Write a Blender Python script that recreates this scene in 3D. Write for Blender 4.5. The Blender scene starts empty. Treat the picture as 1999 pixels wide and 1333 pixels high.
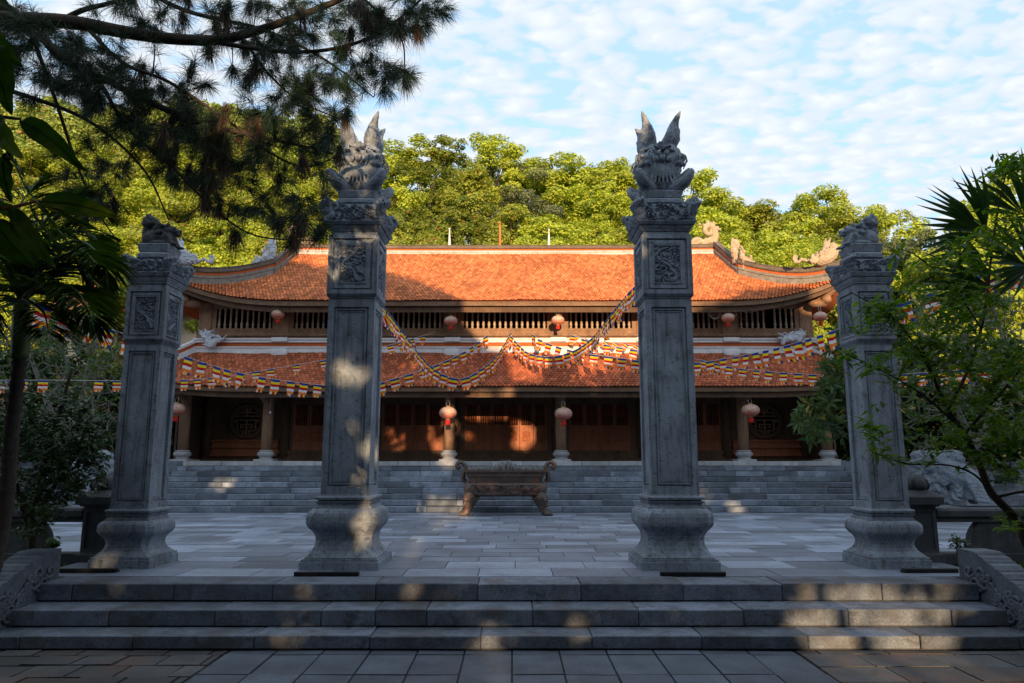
import bpy, bmesh, math, random
import numpy as np
from mathutils import Vector, Matrix, noise

# ------------------------------------------------------------------ camera, world, sun
S = bpy.context.scene
COL = S.collection
F = 1400.0; PITCH = math.radians(9.21); EYE = 1.8
CP, SP = math.cos(PITCH), math.sin(PITCH)
cam_d = bpy.data.cameras.new('camera'); cam = bpy.data.objects.new('camera', cam_d); COL.objects.link(cam)
cam.location = (0, 0, EYE); cam.rotation_euler = (math.pi / 2 + PITCH, 0, 0)
cam_d.sensor_width = 36; cam_d.lens = F / 1999 * 36
cam_d.clip_start = 0.05; cam_d.clip_end = 3000
S.camera = cam

def at(x, y, Y):
    """point on the plane at distance Y where the photograph shows pixel x, y"""
    u = (x - 999.5) / F; v = (666.5 - y) / F
    d = (u, CP - v * SP, SP + v * CP); t = Y / d[1]
    return Vector((d[0] * t, Y, EYE + d[2] * t))
def zat(y, Y): return at(999.5, y, Y).z

SUN_EL = math.radians(8.6)
SDX, SDZ = 0.07, 0.15            # light travels (-SDX, 1, -SDZ)
world = bpy.data.worlds.new('World'); S.world = world; world.use_nodes = True
wt = world.node_tree; wt.nodes.clear()
def N(t, k, **kw):
    n = t.nodes.new(k)
    for a, b in kw.items(): setattr(n, a, b)
    return n
sky = N(wt, 'ShaderNodeTexSky', sky_type='NISHITA', sun_disc=False, sun_elevation=SUN_EL, sun_rotation=math.radians(176))
sky.air_density = 1.0; sky.dust_density = 0.6; sky.ozone_density = 2.0
bg = N(wt, 'ShaderNodeBackground'); bg.inputs[1].default_value = 0.078
wo = N(wt, 'ShaderNodeOutputWorld')
tc = N(wt, 'ShaderNodeTexCoord'); sep = N(wt, 'ShaderNodeSeparateXYZ'); wt.links.new(tc.outputs['Generated'], sep.inputs[0])
def M_(t, op, a, b=None, c=None, clamp=False):
    n = N(t, 'ShaderNodeMath', operation=op); n.use_clamp = clamp
    for i, v in enumerate((a, b, c)):
        if v is None: continue
        if isinstance(v, (int, float)): n.inputs[i].default_value = v
        else: t.links.new(v, n.inputs[i])
    return n.outputs[0]
zc = M_(wt, 'ADD', M_(wt, 'MAXIMUM', sep.outputs[2], 0.0), 0.10)
px_ = M_(wt, 'DIVIDE', sep.outputs[0], zc); py_ = M_(wt, 'DIVIDE', sep.outputs[1], zc)
comb = N(wt, 'ShaderNodeCombineXYZ'); wt.links.new(px_, comb.inputs[0]); wt.links.new(py_, comb.inputs[1])
mp = N(wt, 'ShaderNodeMapping'); mp.inputs['Rotation'].default_value = (0, 0, math.radians(-14)); mp.inputs['Scale'].default_value = (1.55, 2.05, 1.55)
wt.links.new(comb.outputs[0], mp.inputs[0])
nz = N(wt, 'ShaderNodeTexNoise'); nz.inputs['Scale'].default_value = 10.5; nz.inputs['Detail'].default_value = 5; nz.inputs['Roughness'].default_value = 0.45; nz.inputs['Distortion'].default_value = 0.25
wt.links.new(mp.outputs[0], nz.inputs[0])
nz2 = N(wt, 'ShaderNodeTexNoise'); nz2.inputs['Scale'].default_value = 0.7; nz2.inputs['Detail'].default_value = 2
wt.links.new(mp.outputs[0], nz2.inputs[0])
nv = N(wt, 'ShaderNodeMix', data_type='RGBA', blend_type='ADD'); nv.inputs[0].default_value = 0.16
wt.links.new(mp.outputs[0], nv.inputs[6]); wt.links.new(nz.outputs[1], nv.inputs[7])
vo = N(wt, 'ShaderNodeTexVoronoi', feature='SMOOTH_F1'); vo.inputs['Scale'].default_value = 8.0; vo.inputs['Smoothness'].default_value = 0.55; wt.links.new(nv.outputs[2], vo.inputs[0])
puff = M_(wt, 'SUBTRACT', 1.0, vo.outputs['Distance'])
cl = M_(wt, 'ADD', M_(wt, 'ADD', M_(wt, 'MULTIPLY', nz.outputs[0], 0.75), M_(wt, 'MULTIPLY', nz2.outputs[0], 0.45)), M_(wt, 'MULTIPLY', puff, 0.80))
cr = N(wt, 'ShaderNodeMapRange', interpolation_type='SMOOTHSTEP'); cr.inputs[1].default_value = 0.72; cr.inputs[2].default_value = 1.00
wt.links.new(cl, cr.inputs[0])
mixc = N(wt, 'ShaderNodeMix', data_type='RGBA')
wt.links.new(cr.outputs[0], mixc.inputs[0])
# blue gaps: the sky lifted by thin veil; clouds: bright off-white
addv = N(wt, 'ShaderNodeMix', data_type='RGBA', blend_type='ADD'); addv.inputs[0].default_value = 1.0
wt.links.new(sky.outputs[0], addv.inputs[6]); addv.inputs[7].default_value = (3.5, 5.0, 6.6, 1)
wt.links.new(addv.outputs[2], mixc.inputs[6])
shd = N(wt, 'ShaderNodeMix', data_type='RGBA'); sr = N(wt, 'ShaderNodeMapRange'); sr.inputs[1].default_value = 1.0; sr.inputs[2].default_value = 1.35; wt.links.new(cl, sr.inputs[0])
wt.links.new(sr.outputs[0], shd.inputs[0]); shd.inputs[6].default_value = (6.3, 7.1, 8.0, 1); shd.inputs[7].default_value = (7.6, 8.0, 8.4, 1); wt.links.new(shd.outputs[2], mixc.inputs[7])
wt.links.new(mixc.outputs[2], bg.inputs[0]); wt.links.new(bg.outputs[0], wo.inputs[0])

sun_d = bpy.data.lights.new('sun', 'SUN'); sun = bpy.data.objects.new('sun', sun_d); COL.objects.link(sun)
sun_d.energy = 5.0; sun_d.angle = math.radians(0.5); sun_d.color = (1.0, 0.66, 0.35)
sun.rotation_euler = Vector((-SDX, 1, -SDZ)).to_track_quat('-Z', 'Y').to_euler(); sun.location = (1, -30, 12)
S.view_settings.view_transform = 'Standard'; S.view_settings.look = 'None'
S.view_settings.exposure = 0.70; S.view_settings.gamma = 1
S.render.engine = 'CYCLES'; S.cycles.max_bounces = 6; S.cycles.diffuse_bounces = 3; S.cycles.transparent_max_bounces = 4
S.cycles.use_denoising = True

# ------------------------------------------------------------------ helpers
def tag(o, label=None, cat=None, group=None, kind=None):
    if label: o['label'] = label
    if cat: o['category'] = cat
    if group: o['group'] = group
    if kind: o['kind'] = kind
    return o
def empty(name, loc, label=None, cat=None, group=None, rz=0):
    o = bpy.data.objects.new(name, None); COL.objects.link(o); o.location = loc; o.rotation_euler = (0, 0, rz); o.empty_display_size = 0.2
    return tag(o, label, cat, group)
def rootloc(p):
    v = Vector((0, 0, 0))
    while p is not None: v += p.location; p = p.parent
    return v
def link_obj(name, me, parent=None, loc=None):
    o = bpy.data.objects.new(name, me); COL.objects.link(o)
    if parent is not None: o.parent = parent
    if loc is not None: o.location = loc
    return o
def np_mesh(name, V, Fc, mats, midx=None, smooth=False):
    """V (n,3), Fc list of (m,k) int arrays (one k each)"""
    me = bpy.data.meshes.new(name); V = np.asarray(V, dtype=np.float32)
    if isinstance(Fc, np.ndarray): Fc = [Fc]
    me.vertices.add(len(V)); me.vertices.foreach_set('co', V.ravel())
    loops = np.concatenate([f.ravel() for f in Fc]).astype(np.int32)
    tot = np.concatenate([np.full(len(f), f.shape[1]) for f in Fc]).astype(np.int32)
    start = np.concatenate([[0], np.cumsum(tot)[:-1]]).astype(np.int32)
    me.loops.add(len(loops)); me.loops.foreach_set('vertex_index', loops)
    me.polygons.add(len(tot)); me.polygons.foreach_set('loop_start', start); me.polygons.foreach_set('loop_total', tot)
    if midx is not None: me.polygons.foreach_set('material_index', np.asarray(midx, dtype=np.int32))
    if smooth: me.polygons.foreach_set('use_smooth', np.ones(len(tot), dtype=bool))
    for m in (mats if isinstance(mats, (list, tuple)) else [mats]): me.materials.append(m)
    me.update(calc_edges=True); me.validate()
    return me
class MB:
    def __init__(s): s.v = []; s.f = []; s.m = []; s.sm = []
    def add(s, vs, fs, m=0, smooth=False):
        b = len(s.v); s.v += [tuple(v) for v in vs]
        for f in fs: s.f.append(tuple(b + i for i in f)); s.m.append(m); s.sm.append(smooth)
        return s
    def box(s, x0, x1, y0, y1, z0, z1, m=0, bev=0.0):
        if bev <= 0:
            return s.add([(x0,y0,z0),(x1,y0,z0),(x1,y1,z0),(x0,y1,z0),(x0,y0,z1),(x1,y0,z1),(x1,y1,z1),(x0,y1,z1)],
                  [(3,2,1,0),(4,5,6,7),(0,1,5,4),(1,2,6,5),(2,3,7,6),(3,0,4,7)], m)
        b = bev
        def ring(z, i): return [(x0+i+b,y0+i,z),(x1-i-b,y0+i,z),(x1-i,y0+i+b,z),(x1-i,y1-i-b,z),(x1-i-b,y1-i,z),(x0+i+b,y1-i,z),(x0+i,y1-i-b,z),(x0+i,y0+i+b,z)]
        vs = ring(z0, b) + ring(z0+b, 0) + ring(z1-b, 0) + ring(z1, b)
        fs = [tuple(range(7,-1,-1)), tuple(range(24,32))]
        for r in range(3):
            for i in range(8): j = (i+1) % 8; fs.append((r*8+i, r*8+j, r*8+8+j, r*8+8+i))
        return s.add(vs, fs, m)
    def sqloft(s, cx, cy, prof, m=0, ch=0.12, cap=True):
        """square sections with chamfered corners; prof: (z, half width[, chamfer])"""
        vs = []; fs = []
        for p in prof:
            z, w = p[0], p[1]; c = p[2] if len(p) > 2 else ch; c = min(c, w*0.9)
            vs += [(cx-w+c,cy-w,z),(cx+w-c,cy-w,z),(cx+w,cy-w+c,z),(cx+w,cy+w-c,z),(cx+w-c,cy+w,z),(cx-w+c,cy+w,z),(cx-w,cy+w-c,z),(cx-w,cy-w+c,z)]
        for r in range(len(prof)-1):
            for i in range(8): j = (i+1) % 8; fs.append((r*8+i, r*8+j, r*8+8+j, r*8+8+i))
        if cap: fs.append(tuple(range(7,-1,-1))); fs.append(tuple(range(len(vs)-8, len(vs))))
        return s.add(vs, fs, m)
    def lathe(s, cx, cy, prof, seg=20, m=0, smooth=True, sx=1, sy=1, rib=0, ribn=0):
        vs = []; fs = []
        for z, r in prof:
            for i in range(seg):
                a = 2*math.pi*i/seg; rr = r*(1+rib*abs(math.cos(a*ribn/2))) if rib else r
                vs.append((cx+rr*math.cos(a)*sx, cy+rr*math.sin(a)*sy, z))
        for k in range(len(prof)-1):
            for i in range(seg): j = (i+1) % seg; fs.append((k*seg+i, k*seg+j, (k+1)*seg+j, (k+1)*seg+i))
        fs.append(tuple(range(seg-1,-1,-1))); fs.append(tuple(range(len(vs)-seg, len(vs))))
        return s.add(vs, fs, m, smooth)
    def tube(s, pts, rad, seg=6, m=0, smooth=True, flat=1.0):
        pts = [Vector(p) for p in pts]; n = len(pts)
        if isinstance(rad, (int, float)): rad = [rad]*n
        vs = []; fs = []; up = Vector((0.13, 0.21, 0.97))
        for i, p in enumerate(pts):
            t = (pts[min(i+1, n-1)] - pts[max(i-1, 0)])
            if t.length < 1e-9: t = Vector((0, 0, 1))
            t.normalize(); a = t.cross(up)
            if a.length < 0.05: a = t.cross(Vector((1, 0, 0)))
            a.normalize(); b = a.cross(t)
            up = b if b.length > 0 else up
            for k in range(seg):
                th = 2*math.pi*k/seg; vs.append(p + (a*math.cos(th)*flat + b*math.sin(th))*rad[i])
        for i in range(n-1):
            for k in range(seg): j = (k+1) % seg; fs.append((i*seg+k, i*seg+j, (i+1)*seg+j, (i+1)*seg+k))
        fs.append(tuple(range(seg-1,-1,-1))); fs.append(tuple(range((n-1)*seg, n*seg)))
        return s.add(vs, fs, m, smooth)
    def ell(s, c, r, m=0, seg=12, rings=8, rot=None):
        vs = []; fs = []; c = Vector(c); r = r if hasattr(r, '__len__') else (r, r, r)
        for i in range(1, rings):
            ph = math.pi*i/rings
            for k in range(seg):
                th = 2*math.pi*k/seg; v = Vector((r[0]*math.sin(ph)*math.cos(th), r[1]*math.sin(ph)*math.sin(th), r[2]*math.cos(ph)))
                vs.append(c + (rot @ v if rot else v))
        t = Vector((0, 0, r[2])); vs.append(c + (rot @ t if rot else t)); vs.append(c - (rot @ t if rot else t))
        n = len(vs)
        for i in range(rings-2):
            for k in range(seg): j = (k+1) % seg; fs.append((i*seg+k, (i+1)*seg+k, (i+1)*seg+j, i*seg+j))
        for k in range(seg):
            j = (k+1) % seg; fs.append((n-2, k, j)); fs.append((n-1, (rings-2)*seg+j, (rings-2)*seg+k))
        return s.add(vs, fs, m, True)
    def grid(s, P, m=0, smooth=True, flip=False):
        """P[i][j] points"""
        ni, nj = len(P), len(P[0]); vs = [p for row in P for p in row]; fs = []
        for i in range(ni-1):
            for j in range(nj-1):
                q = (i*nj+j, i*nj+j+1, (i+1)*nj+j+1, (i+1)*nj+j); fs.append(q[::-1] if flip else q)
        return s.add(vs, fs, m, smooth)
    def sweep(s, path, layers, side=None):
        """vertical layered band along path: layers (z0,z1,half thickness,mat)"""
        path = [Vector(p) for p in path]; n = len(path)
        for z0, z1, h, m in layers:
            vs = []; fs = []
            for i, p in enumerate(path):
                t = path[min(i+1, n-1)] - path[max(i-1, 0)]; t.z = 0
                if t.length < 1e-6: t = Vector((1, 0, 0))
                t.normalize(); a = Vector((-t.y, t.x, 0))
                for dz, sg in ((z0, 1), (z0, -1), (z1, -1), (z1, 1)): q = p + a*h*sg; vs.append((q.x, q.y, q.z+dz))
            for i in range(n-1):
                for k in range(4): j = (k+1) % 4; fs.append((i*4+k, i*4+j, (i+1)*4+j, (i+1)*4+k))
            fs.append((3,2,1,0)); fs.append(tuple((n-1)*4+k for k in range(4)))
            s.add(vs, fs, m)
        return s
    def build(s, name, mats, parent=None, origin=None):
        me = bpy.data.meshes.new(name); off = rootloc(parent) if parent is not None else Vector(origin or (0, 0, 0))
        me.from_pydata([(v[0]-off.x, v[1]-off.y, v[2]-off.z) for v in s.v], [], s.f)
        for m in (mats if isinstance(mats, (list, tuple)) else [mats]): me.materials.append(m)
        me.polygons.foreach_set('material_index', s.m); me.polygons.foreach_set('use_smooth', s.sm)
        me.update()
        return link_obj(name, me, parent, None if parent is not None else off)
def weld_mesh(mb, name, mats, voxel, parent=None, origin=None, rough=0.0, rs=0.06, seed=0, smooth_it=2):
    """fuse overlapping lumps into one carved body"""
    o = mb.build(name, mats, parent, origin)
    r = o.modifiers.new('fuse', 'REMESH'); r.mode = 'VOXEL'; r.voxel_size = voxel; r.use_smooth_shade = True
    if smooth_it: sm = o.modifiers.new('soft', 'SMOOTH'); sm.iterations = smooth_it; sm.factor = 0.5
    if rough:
        tx = bpy.data.textures.new('carve', 'CLOUDS'); tx.noise_scale = rs; tx.noise_depth = 1; tx.noise_type = 'SOFT_NOISE'
        d = o.modifiers.new('carve', 'DISPLACE'); d.texture = tx; d.strength = rough; d.mid_level = 0.5; d.texture_coords = 'LOCAL'
    return o
def copy_tree(o, parent=None):
    c = o.copy(); COL.objects.link(c)
    if parent is not None: c.parent = parent
    for ch in list(o.children): copy_tree(ch, c)
    return c
def cat_rom(P, n):
    P = [Vector(p) for p in P]; P = [P[0]*2-P[1]] + P + [P[-1]*2-P[-2]]; out = []
    for i in range(1, len(P)-2):
        for k in range(n):
            t = k/n; a, b, c, d = P[i-1], P[i], P[i+1], P[i+2]
            out.append(0.5*((2*b)+(c-a)*t+(2*a-5*b+4*c-d)*t*t+(3*b-a-3*c+d)*t**3))
    out.append(P[-2]); return out
def lerp(a, b, t): return a + (b-a)*t

# ------------------------------------------------------------------ materials
def new_mat(name):
    m = bpy.data.materials.new(name); m.use_nodes = True; t = m.node_tree
    return m, t, t.nodes['Principled BSDF'], t.nodes['Material Output']
def ramp(t, fac, stops):
    r = N(t, 'ShaderNodeValToRGB'); e = r.color_ramp.elements
    while len(e) < len(stops): e.new(0.5)
    for q, (p, c) in zip(e, stops): q.position = p; q.color = (c, c, c, 1) if isinstance(c, (int, float)) else (*c, 1)
    t.links.new(fac, r.inputs[0]); return r.outputs[0]
def noise_n(t, scale, detail=4, rough=0.55, vec=None, dist=0, stretch=None):
    tcn = N(t, 'ShaderNodeTexCoord'); v = tcn.outputs['Object']
    if stretch:
        mpn = N(t, 'ShaderNodeMapping'); mpn.inputs['Scale'].default_value = stretch; t.links.new(v, mpn.inputs[0]); v = mpn.outputs[0]
    n = N(t, 'ShaderNodeTexNoise'); n.inputs['Scale'].default_value = scale; n.inputs['Detail'].default_value = detail
    n.inputs['Roughness'].default_value = rough; n.inputs['Distortion'].default_value = dist
    t.links.new(v, n.inputs[0]); return n.outputs[0]
def mult(t, a, b, fac=1.0):
    n = N(t, 'ShaderNodeMix', data_type='RGBA', blend_type='MULTIPLY')
    if isinstance(fac, (int, float)): n.inputs[0].default_value = fac
    else: t.links.new(fac, n.inputs[0])
    for i, v in ((6, a), (7, b)):
        if isinstance(v, tuple): n.inputs[i].default_value = (*v, 1)
        else: t.links.new(v, n.inputs[i])
    return n.outputs[2]
def mixf(t, fac, a, b):
    n = N(t, 'ShaderNodeMix', data_type='RGBA')
    if isinstance(fac, (int, float)): n.inputs[0].default_value = fac
    else: t.links.new(fac, n.inputs[0])
    for i, v in ((6, a), (7, b)):
        if isinstance(v, tuple): n.inputs[i].default_value = (*v, 1)
        else: t.links.new(v, n.inputs[i])
    return n.outputs[2]
def bump(t, b, h, strength=0.4, dist=0.02):
    n = N(t, 'ShaderNodeBump'); n.inputs['Strength'].default_value = strength; n.inputs['Distance'].default_value = dist
    t.links.new(h, n.inputs['Height']); t.links.new(n.outputs[0], b.inputs['Normal']); return n
def surf(name, base, var=0.25, island=0.0, scale=3.0, fine=40.0, stain=0.0, stain_col=(0.02,0.02,0.02), streak=0.0, rough=0.85, bstr=0.3, bdist=0.01, spec=0.3, tint=None, stretch=None, pits=0.0):
    m, t, b, o = new_mat(name)
    f = ramp(t, noise_n(t, scale, 5, 0.6, stretch=stretch), [(0.3, 1-var), (0.7, 1+var*0.6)])
    c = mult(t, base, f)
    f2 = ramp(t, noise_n(t, fine, 3, 0.8, stretch=stretch), [(0.32, 1-var*0.9), (0.68, 1+var*0.6)])
    c = mult(t, c, f2)
    if tint: c = mixf(t, ramp(t, noise_n(t, scale*0.7, 3), [(0.5, 0.0), (0.68, 0.75)]), c, tint)
    if island:
        g = N(t, 'ShaderNodeNewGeometry'); r = ramp(t, g.outputs['Random Per Island'], [(0, 1-island), (0.55, 1.0), (0.8, 1+island*0.5), (1, 1+island*1.4)])
        c = mult(t, c, r)
    if stain: c = mixf(t, ramp(t, noise_n(t, scale*1.7, 6, 0.7, dist=0.6), [(0.53, 0.0), (0.68, stain)]), c, stain_col)
    if streak: c = mixf(t, ramp(t, noise_n(t, 5, 4, 0.6, stretch=(3.0, 3.0, 0.25)), [(0.5, 0.0), (0.72, streak)]), c, stain_col)
    if pits: c = mixf(t, ramp(t, noise_n(t, 26, 2, 0.5, stretch=(0.55, 0.55, 1.0)), [(0.635, 0.0), (0.67, pits)]), c, stain_col)
    t.links.new(c, b.inputs['Base Color']); b.inputs['Roughness'].default_value = rough
    b.inputs['Specular IOR Level'].default_value = spec
    if bstr: bump(t, b, noise_n(t, fine*0.8, 5, 0.7, stretch=stretch), bstr, bdist)
    return m
def flatm(name, base, rough=0.6, metal=0.0, spec=0.4, emit=None):
    m, t, b, o = new_mat(name); b.inputs['Base Color'].default_value = (*base, 1); b.inputs['Roughness'].default_value = rough
    b.inputs['Metallic'].default_value = metal; b.inputs['Specular IOR Level'].default_value = spec
    return m
def leafm(name, c1, c2, trans=0.35, tcol=None, rough=0.5, dead=None):
    m, t, b, o = new_mat(name)
    g = N(t, 'ShaderNodeNewGeometry'); c = mixf(t, g.outputs['Random Per Island'], c1, c2)
    big = ramp(t, noise_n(t, 0.7, 2), [(0.3, 0.72), (0.7, 1.22)]); c = mult(t, c, big)
    if dead: c = mixf(t, ramp(t, g.outputs['Random Per Island'], [(1-dead[0]-0.001, 0.0), (1-dead[0], 1.0)]), c, dead[1])
    t.links.new(c, b.inputs['Base Color']); b.inputs['Roughness'].default_value = rough; b.inputs['Specular IOR Level'].default_value = 0.25
    tr = N(t, 'ShaderNodeBsdfTranslucent'); t.links.new(mult(t, c, tcol or (1.5, 1.5, 0.5)), tr.inputs[0])
    mx = N(t, 'ShaderNodeMixShader'); mx.inputs[0].default_value = trans
    t.links.new(b.outputs[0], mx.inputs[1]); t.links.new(tr.outputs[0], mx.inputs[2]); t.links.new(mx.outputs[0], o.inputs[0])
    return m
M = {}
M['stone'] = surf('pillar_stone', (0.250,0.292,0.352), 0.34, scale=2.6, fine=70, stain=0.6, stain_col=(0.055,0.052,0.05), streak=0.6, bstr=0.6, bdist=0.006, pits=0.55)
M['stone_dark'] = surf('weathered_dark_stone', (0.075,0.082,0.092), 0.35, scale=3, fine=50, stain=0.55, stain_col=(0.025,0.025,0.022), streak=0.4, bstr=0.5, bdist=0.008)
M['carved'] = surf('carved_stone', (0.215,0.250,0.300), 0.25, scale=4, fine=60, stain=0.35, stain_col=(0.05,0.05,0.055), bstr=0.4, bdist=0.006)
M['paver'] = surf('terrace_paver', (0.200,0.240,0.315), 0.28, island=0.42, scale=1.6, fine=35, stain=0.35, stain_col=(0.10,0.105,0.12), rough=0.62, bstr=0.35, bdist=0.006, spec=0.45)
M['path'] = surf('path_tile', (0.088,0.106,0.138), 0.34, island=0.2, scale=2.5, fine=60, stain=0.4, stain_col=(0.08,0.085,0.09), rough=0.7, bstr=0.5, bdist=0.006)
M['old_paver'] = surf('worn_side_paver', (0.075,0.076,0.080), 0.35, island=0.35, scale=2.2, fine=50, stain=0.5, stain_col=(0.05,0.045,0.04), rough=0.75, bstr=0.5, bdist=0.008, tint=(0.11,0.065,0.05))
M['mortar'] = surf('mortar', (0.05,0.05,0.052), 0.3, scale=6)
M['step'] = surf('step_block', (0.150,0.178,0.228), 0.40, island=0.26, scale=3.4, fine=45, stain=0.75, stain_col=(0.05,0.052,0.058), rough=0.8, bstr=0.6, bdist=0.008, tint=(0.09,0.08,0.075))
M['stair'] = surf('stair_block', (0.185,0.220,0.275), 0.4, island=0.42, scale=2.6, fine=40, stain=0.5, stain_col=(0.07,0.075,0.085), rough=0.8, bstr=0.5, bdist=0.008)
M['marble'] = surf('pale_edge_stone', (0.42,0.43,0.46), 0.22, island=0.15, scale=3, stain=0.35, stain_col=(0.15,0.15,0.16), bstr=0.3)
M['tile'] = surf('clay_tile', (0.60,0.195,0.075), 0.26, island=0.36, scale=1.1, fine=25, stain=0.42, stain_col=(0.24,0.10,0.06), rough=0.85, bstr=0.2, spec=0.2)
M['tile_low'] = surf('shaded_skirt_tile', (0.43,0.128,0.062), 0.25, island=0.34, scale=1.1, fine=25, stain=0.4, stain_col=(0.16,0.06,0.04), rough=0.85, bstr=0.2, spec=0.2)  # darker, redder copy of the clay tile: roof shade put into the colour
M['tile_under'] = surf('roof_underlay', (0.12,0.035,0.02), 0.2, scale=4)
M['brick'] = surf('pierced_clay_strip', (0.52,0.13,0.04), 0.35, scale=26, fine=60, stain=0.2, stain_col=(0.1,0.03,0.02), bstr=0.6, bdist=0.02)
M['lime'] = surf('old_limewash', (0.50,0.50,0.50), 0.2, scale=3, fine=20, stain=0.55, stain_col=(0.11,0.10,0.085), streak=0.25, bstr=0.3)
M['band'] = surf('white_limewash', (0.66,0.67,0.70), 0.12, scale=3, fine=20, stain=0.4, stain_col=(0.34,0.33,0.32), bstr=0.2)
M['lime_dark'] = surf('mossy_grey_moulding', (0.24,0.225,0.20), 0.3, scale=5, fine=25, stain=0.7, stain_col=(0.07,0.06,0.05), bstr=0.5, stretch=(0.4,1,1))
M['cap'] = surf('weathered_ridge_cap', (0.16,0.13,0.105), 0.35, scale=4, fine=20, stain=0.5, stain_col=(0.05,0.045,0.04), bstr=0.5, bdist=0.01, stretch=(0.3,1,1))
M['wood'] = surf('dark_temple_wood', (0.115,0.064,0.038), 0.35, scale=3, fine=22, stain=0.3, stain_col=(0.02,0.014,0.01), rough=0.7, bstr=0.3, stretch=(1,1,0.2))
M['door'] = surf('red_brown_door_wood', (0.30,0.098,0.045), 0.3, scale=4, fine=30, stain=0.35, stain_col=(0.05,0.02,0.012), rough=0.6, bstr=0.3, stretch=(1,1,0.25))
M['wood_pale'] = surf('sun_bleached_wood', (0.27,0.155,0.095), 0.3, scale=4, fine=30, stain=0.4, stain_col=(0.08,0.05,0.035), rough=0.75, bstr=0.3, stretch=(1,1,0.25))
M['baluster'] = surf('pale_turned_wood', (0.42,0.31,0.23), 0.3, scale=8, fine=30, stain=0.35, stain_col=(0.12,0.08,0.06), bstr=0.2)
M['fascia'] = surf('weathered_eave_board', (0.20,0.12,0.075), 0.35, scale=3, fine=30, stain=0.5, stain_col=(0.05,0.035,0.025), rough=0.8, stretch=(0.25,1,1))
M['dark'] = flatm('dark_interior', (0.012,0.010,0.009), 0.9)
M['ceramic'] = surf('blue_white_ceramic', (0.52,0.55,0.62), 0.3, scale=9, fine=30, stain=0.55, stain_col=(0.12,0.15,0.26), rough=0.45, bstr=0.4, bdist=0.01)
M['plaster'] = surf('cream_stucco_ornament', (0.42,0.34,0.25), 0.25, scale=6, fine=30, stain=0.45, stain_col=(0.16,0.12,0.08), rough=0.85, bstr=0.4, bdist=0.01)
M['bronze'] = surf('tarnished_bronze', (0.085,0.058,0.045), 0.45, scale=7, fine=30, stain=0.5, stain_col=(0.03,0.035,0.035), rough=0.5, bstr=0.5, bdist=0.01, spec=0.6, tint=(0.21,0.085,0.045))
M['soil'] = surf('garden_soil', (0.055,0.042,0.03), 0.5, scale=3, fine=30, rough=0.95, bstr=0.8, bdist=0.03)
M['hill'] = surf('forest_floor', (0.05,0.06,0.02), 0.5, scale=0.3, fine=3, rough=0.95)
M['black'] = flatm('black_painted_metal', (0.008,0.008,0.009), 0.5)
M['bark'] = surf('rough_bark', (0.05,0.036,0.028), 0.4, scale=6, fine=40, rough=0.9, bstr=0.8, bdist=0.02, stretch=(1,1,0.3))
M['pale_bark'] = surf('pale_grey_bark', (0.17,0.16,0.15), 0.35, scale=6, fine=40, rough=0.85, bstr=0.5, bdist=0.01)
# ------------------------------------------------------------------ the setting
RNG = random.Random(7)
TZ = EYE - 0.7352*EYE            # terrace level
S3Y, S2Y, S1Y = 7.17, 7.53, 7.94 # front edges of the three steps
STZ = [0.128, 0.295, TZ]
PLZ = 1.704                      # temple platform level
FSY = 17.98; NR = 9; TR = 0.32   # far stair foot, risers, tread
SX = 9.3                         # far stair half width
BX = -0.2                        # temple centre line

def structure(o): o['kind'] = 'structure'; return o
def pave(name, mat, x0, x1, y0, y1, z, bx, by, gap=0.008, jit=0.0, offset=0.5, zj=0.0, seed=1, bed=True, wr=0.0):
    r = random.Random(seed); mb = MB(); y = y0; k = 0
    while y < y1 - 0.02:
        h = by*(1 + r.uniform(-jit, jit)); ye = min(y+h, y1); x = x0 - bx*((offset*k) % 1.0) - (r.uniform(0, bx) if jit else 0)
        while x < x1:
            w = bx*(1 + r.uniform(-jit, jit)*1.3); xa, xb = max(x, x0), min(x+w, x1)
            if xb - xa > 0.03:
                zz = z + r.uniform(-zj, zj); tx, ty = r.uniform(-zj, zj)*0.5, r.uniform(-zj, zj)*0.5; g = gap/2
                mb.add([(xa+g,y+g,zz-tx-ty),(xb-g,y+g,zz+tx-ty),(xb-g,ye-g,zz+tx+ty),(xa+g,ye-g,zz-tx+ty),
                        (xa+g,y+g,z-0.03),(xb-g,y+g,z-0.03),(xb-g,ye-g,z-0.03),(xa+g,ye-g,z-0.03)],
                       [(0,1,2,3),(4,5,1,0),(5,6,2,1),(6,7,3,2),(7,4,0,3)])
            x += w
        y = ye; k += 1
    return structure(mb.build(name, mat))
# one great ground sheet reaching the horizon, then the forecourt over it
g = MB(); g.add([(-900,-900,-0.06),(900,-900,-0.06),(900,1500,-0.06),(-900,1500,-0.06)], [(0,1,2,3)]); structure(g.build('ground', M['soil']))
g = MB(); g.add([(-30,-30,-0.02),(30,-30,-0.02),(30,S3Y+0.2,-0.02),(-30,S3Y+0.2,-0.02)], [(0,1,2,3)]); structure(g.build('forecourt_bed', M['mortar']))
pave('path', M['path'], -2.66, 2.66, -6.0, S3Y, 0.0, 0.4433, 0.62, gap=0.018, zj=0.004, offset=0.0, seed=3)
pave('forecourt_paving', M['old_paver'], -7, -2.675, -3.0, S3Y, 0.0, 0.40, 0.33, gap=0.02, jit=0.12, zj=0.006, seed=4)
pave('forecourt_paving', M['old_paver'], 2.675, 7, -3.0, S3Y, 0.0, 0.62, 0.42, gap=0.014, jit=0.05, zj=0.004, seed=5)

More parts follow.
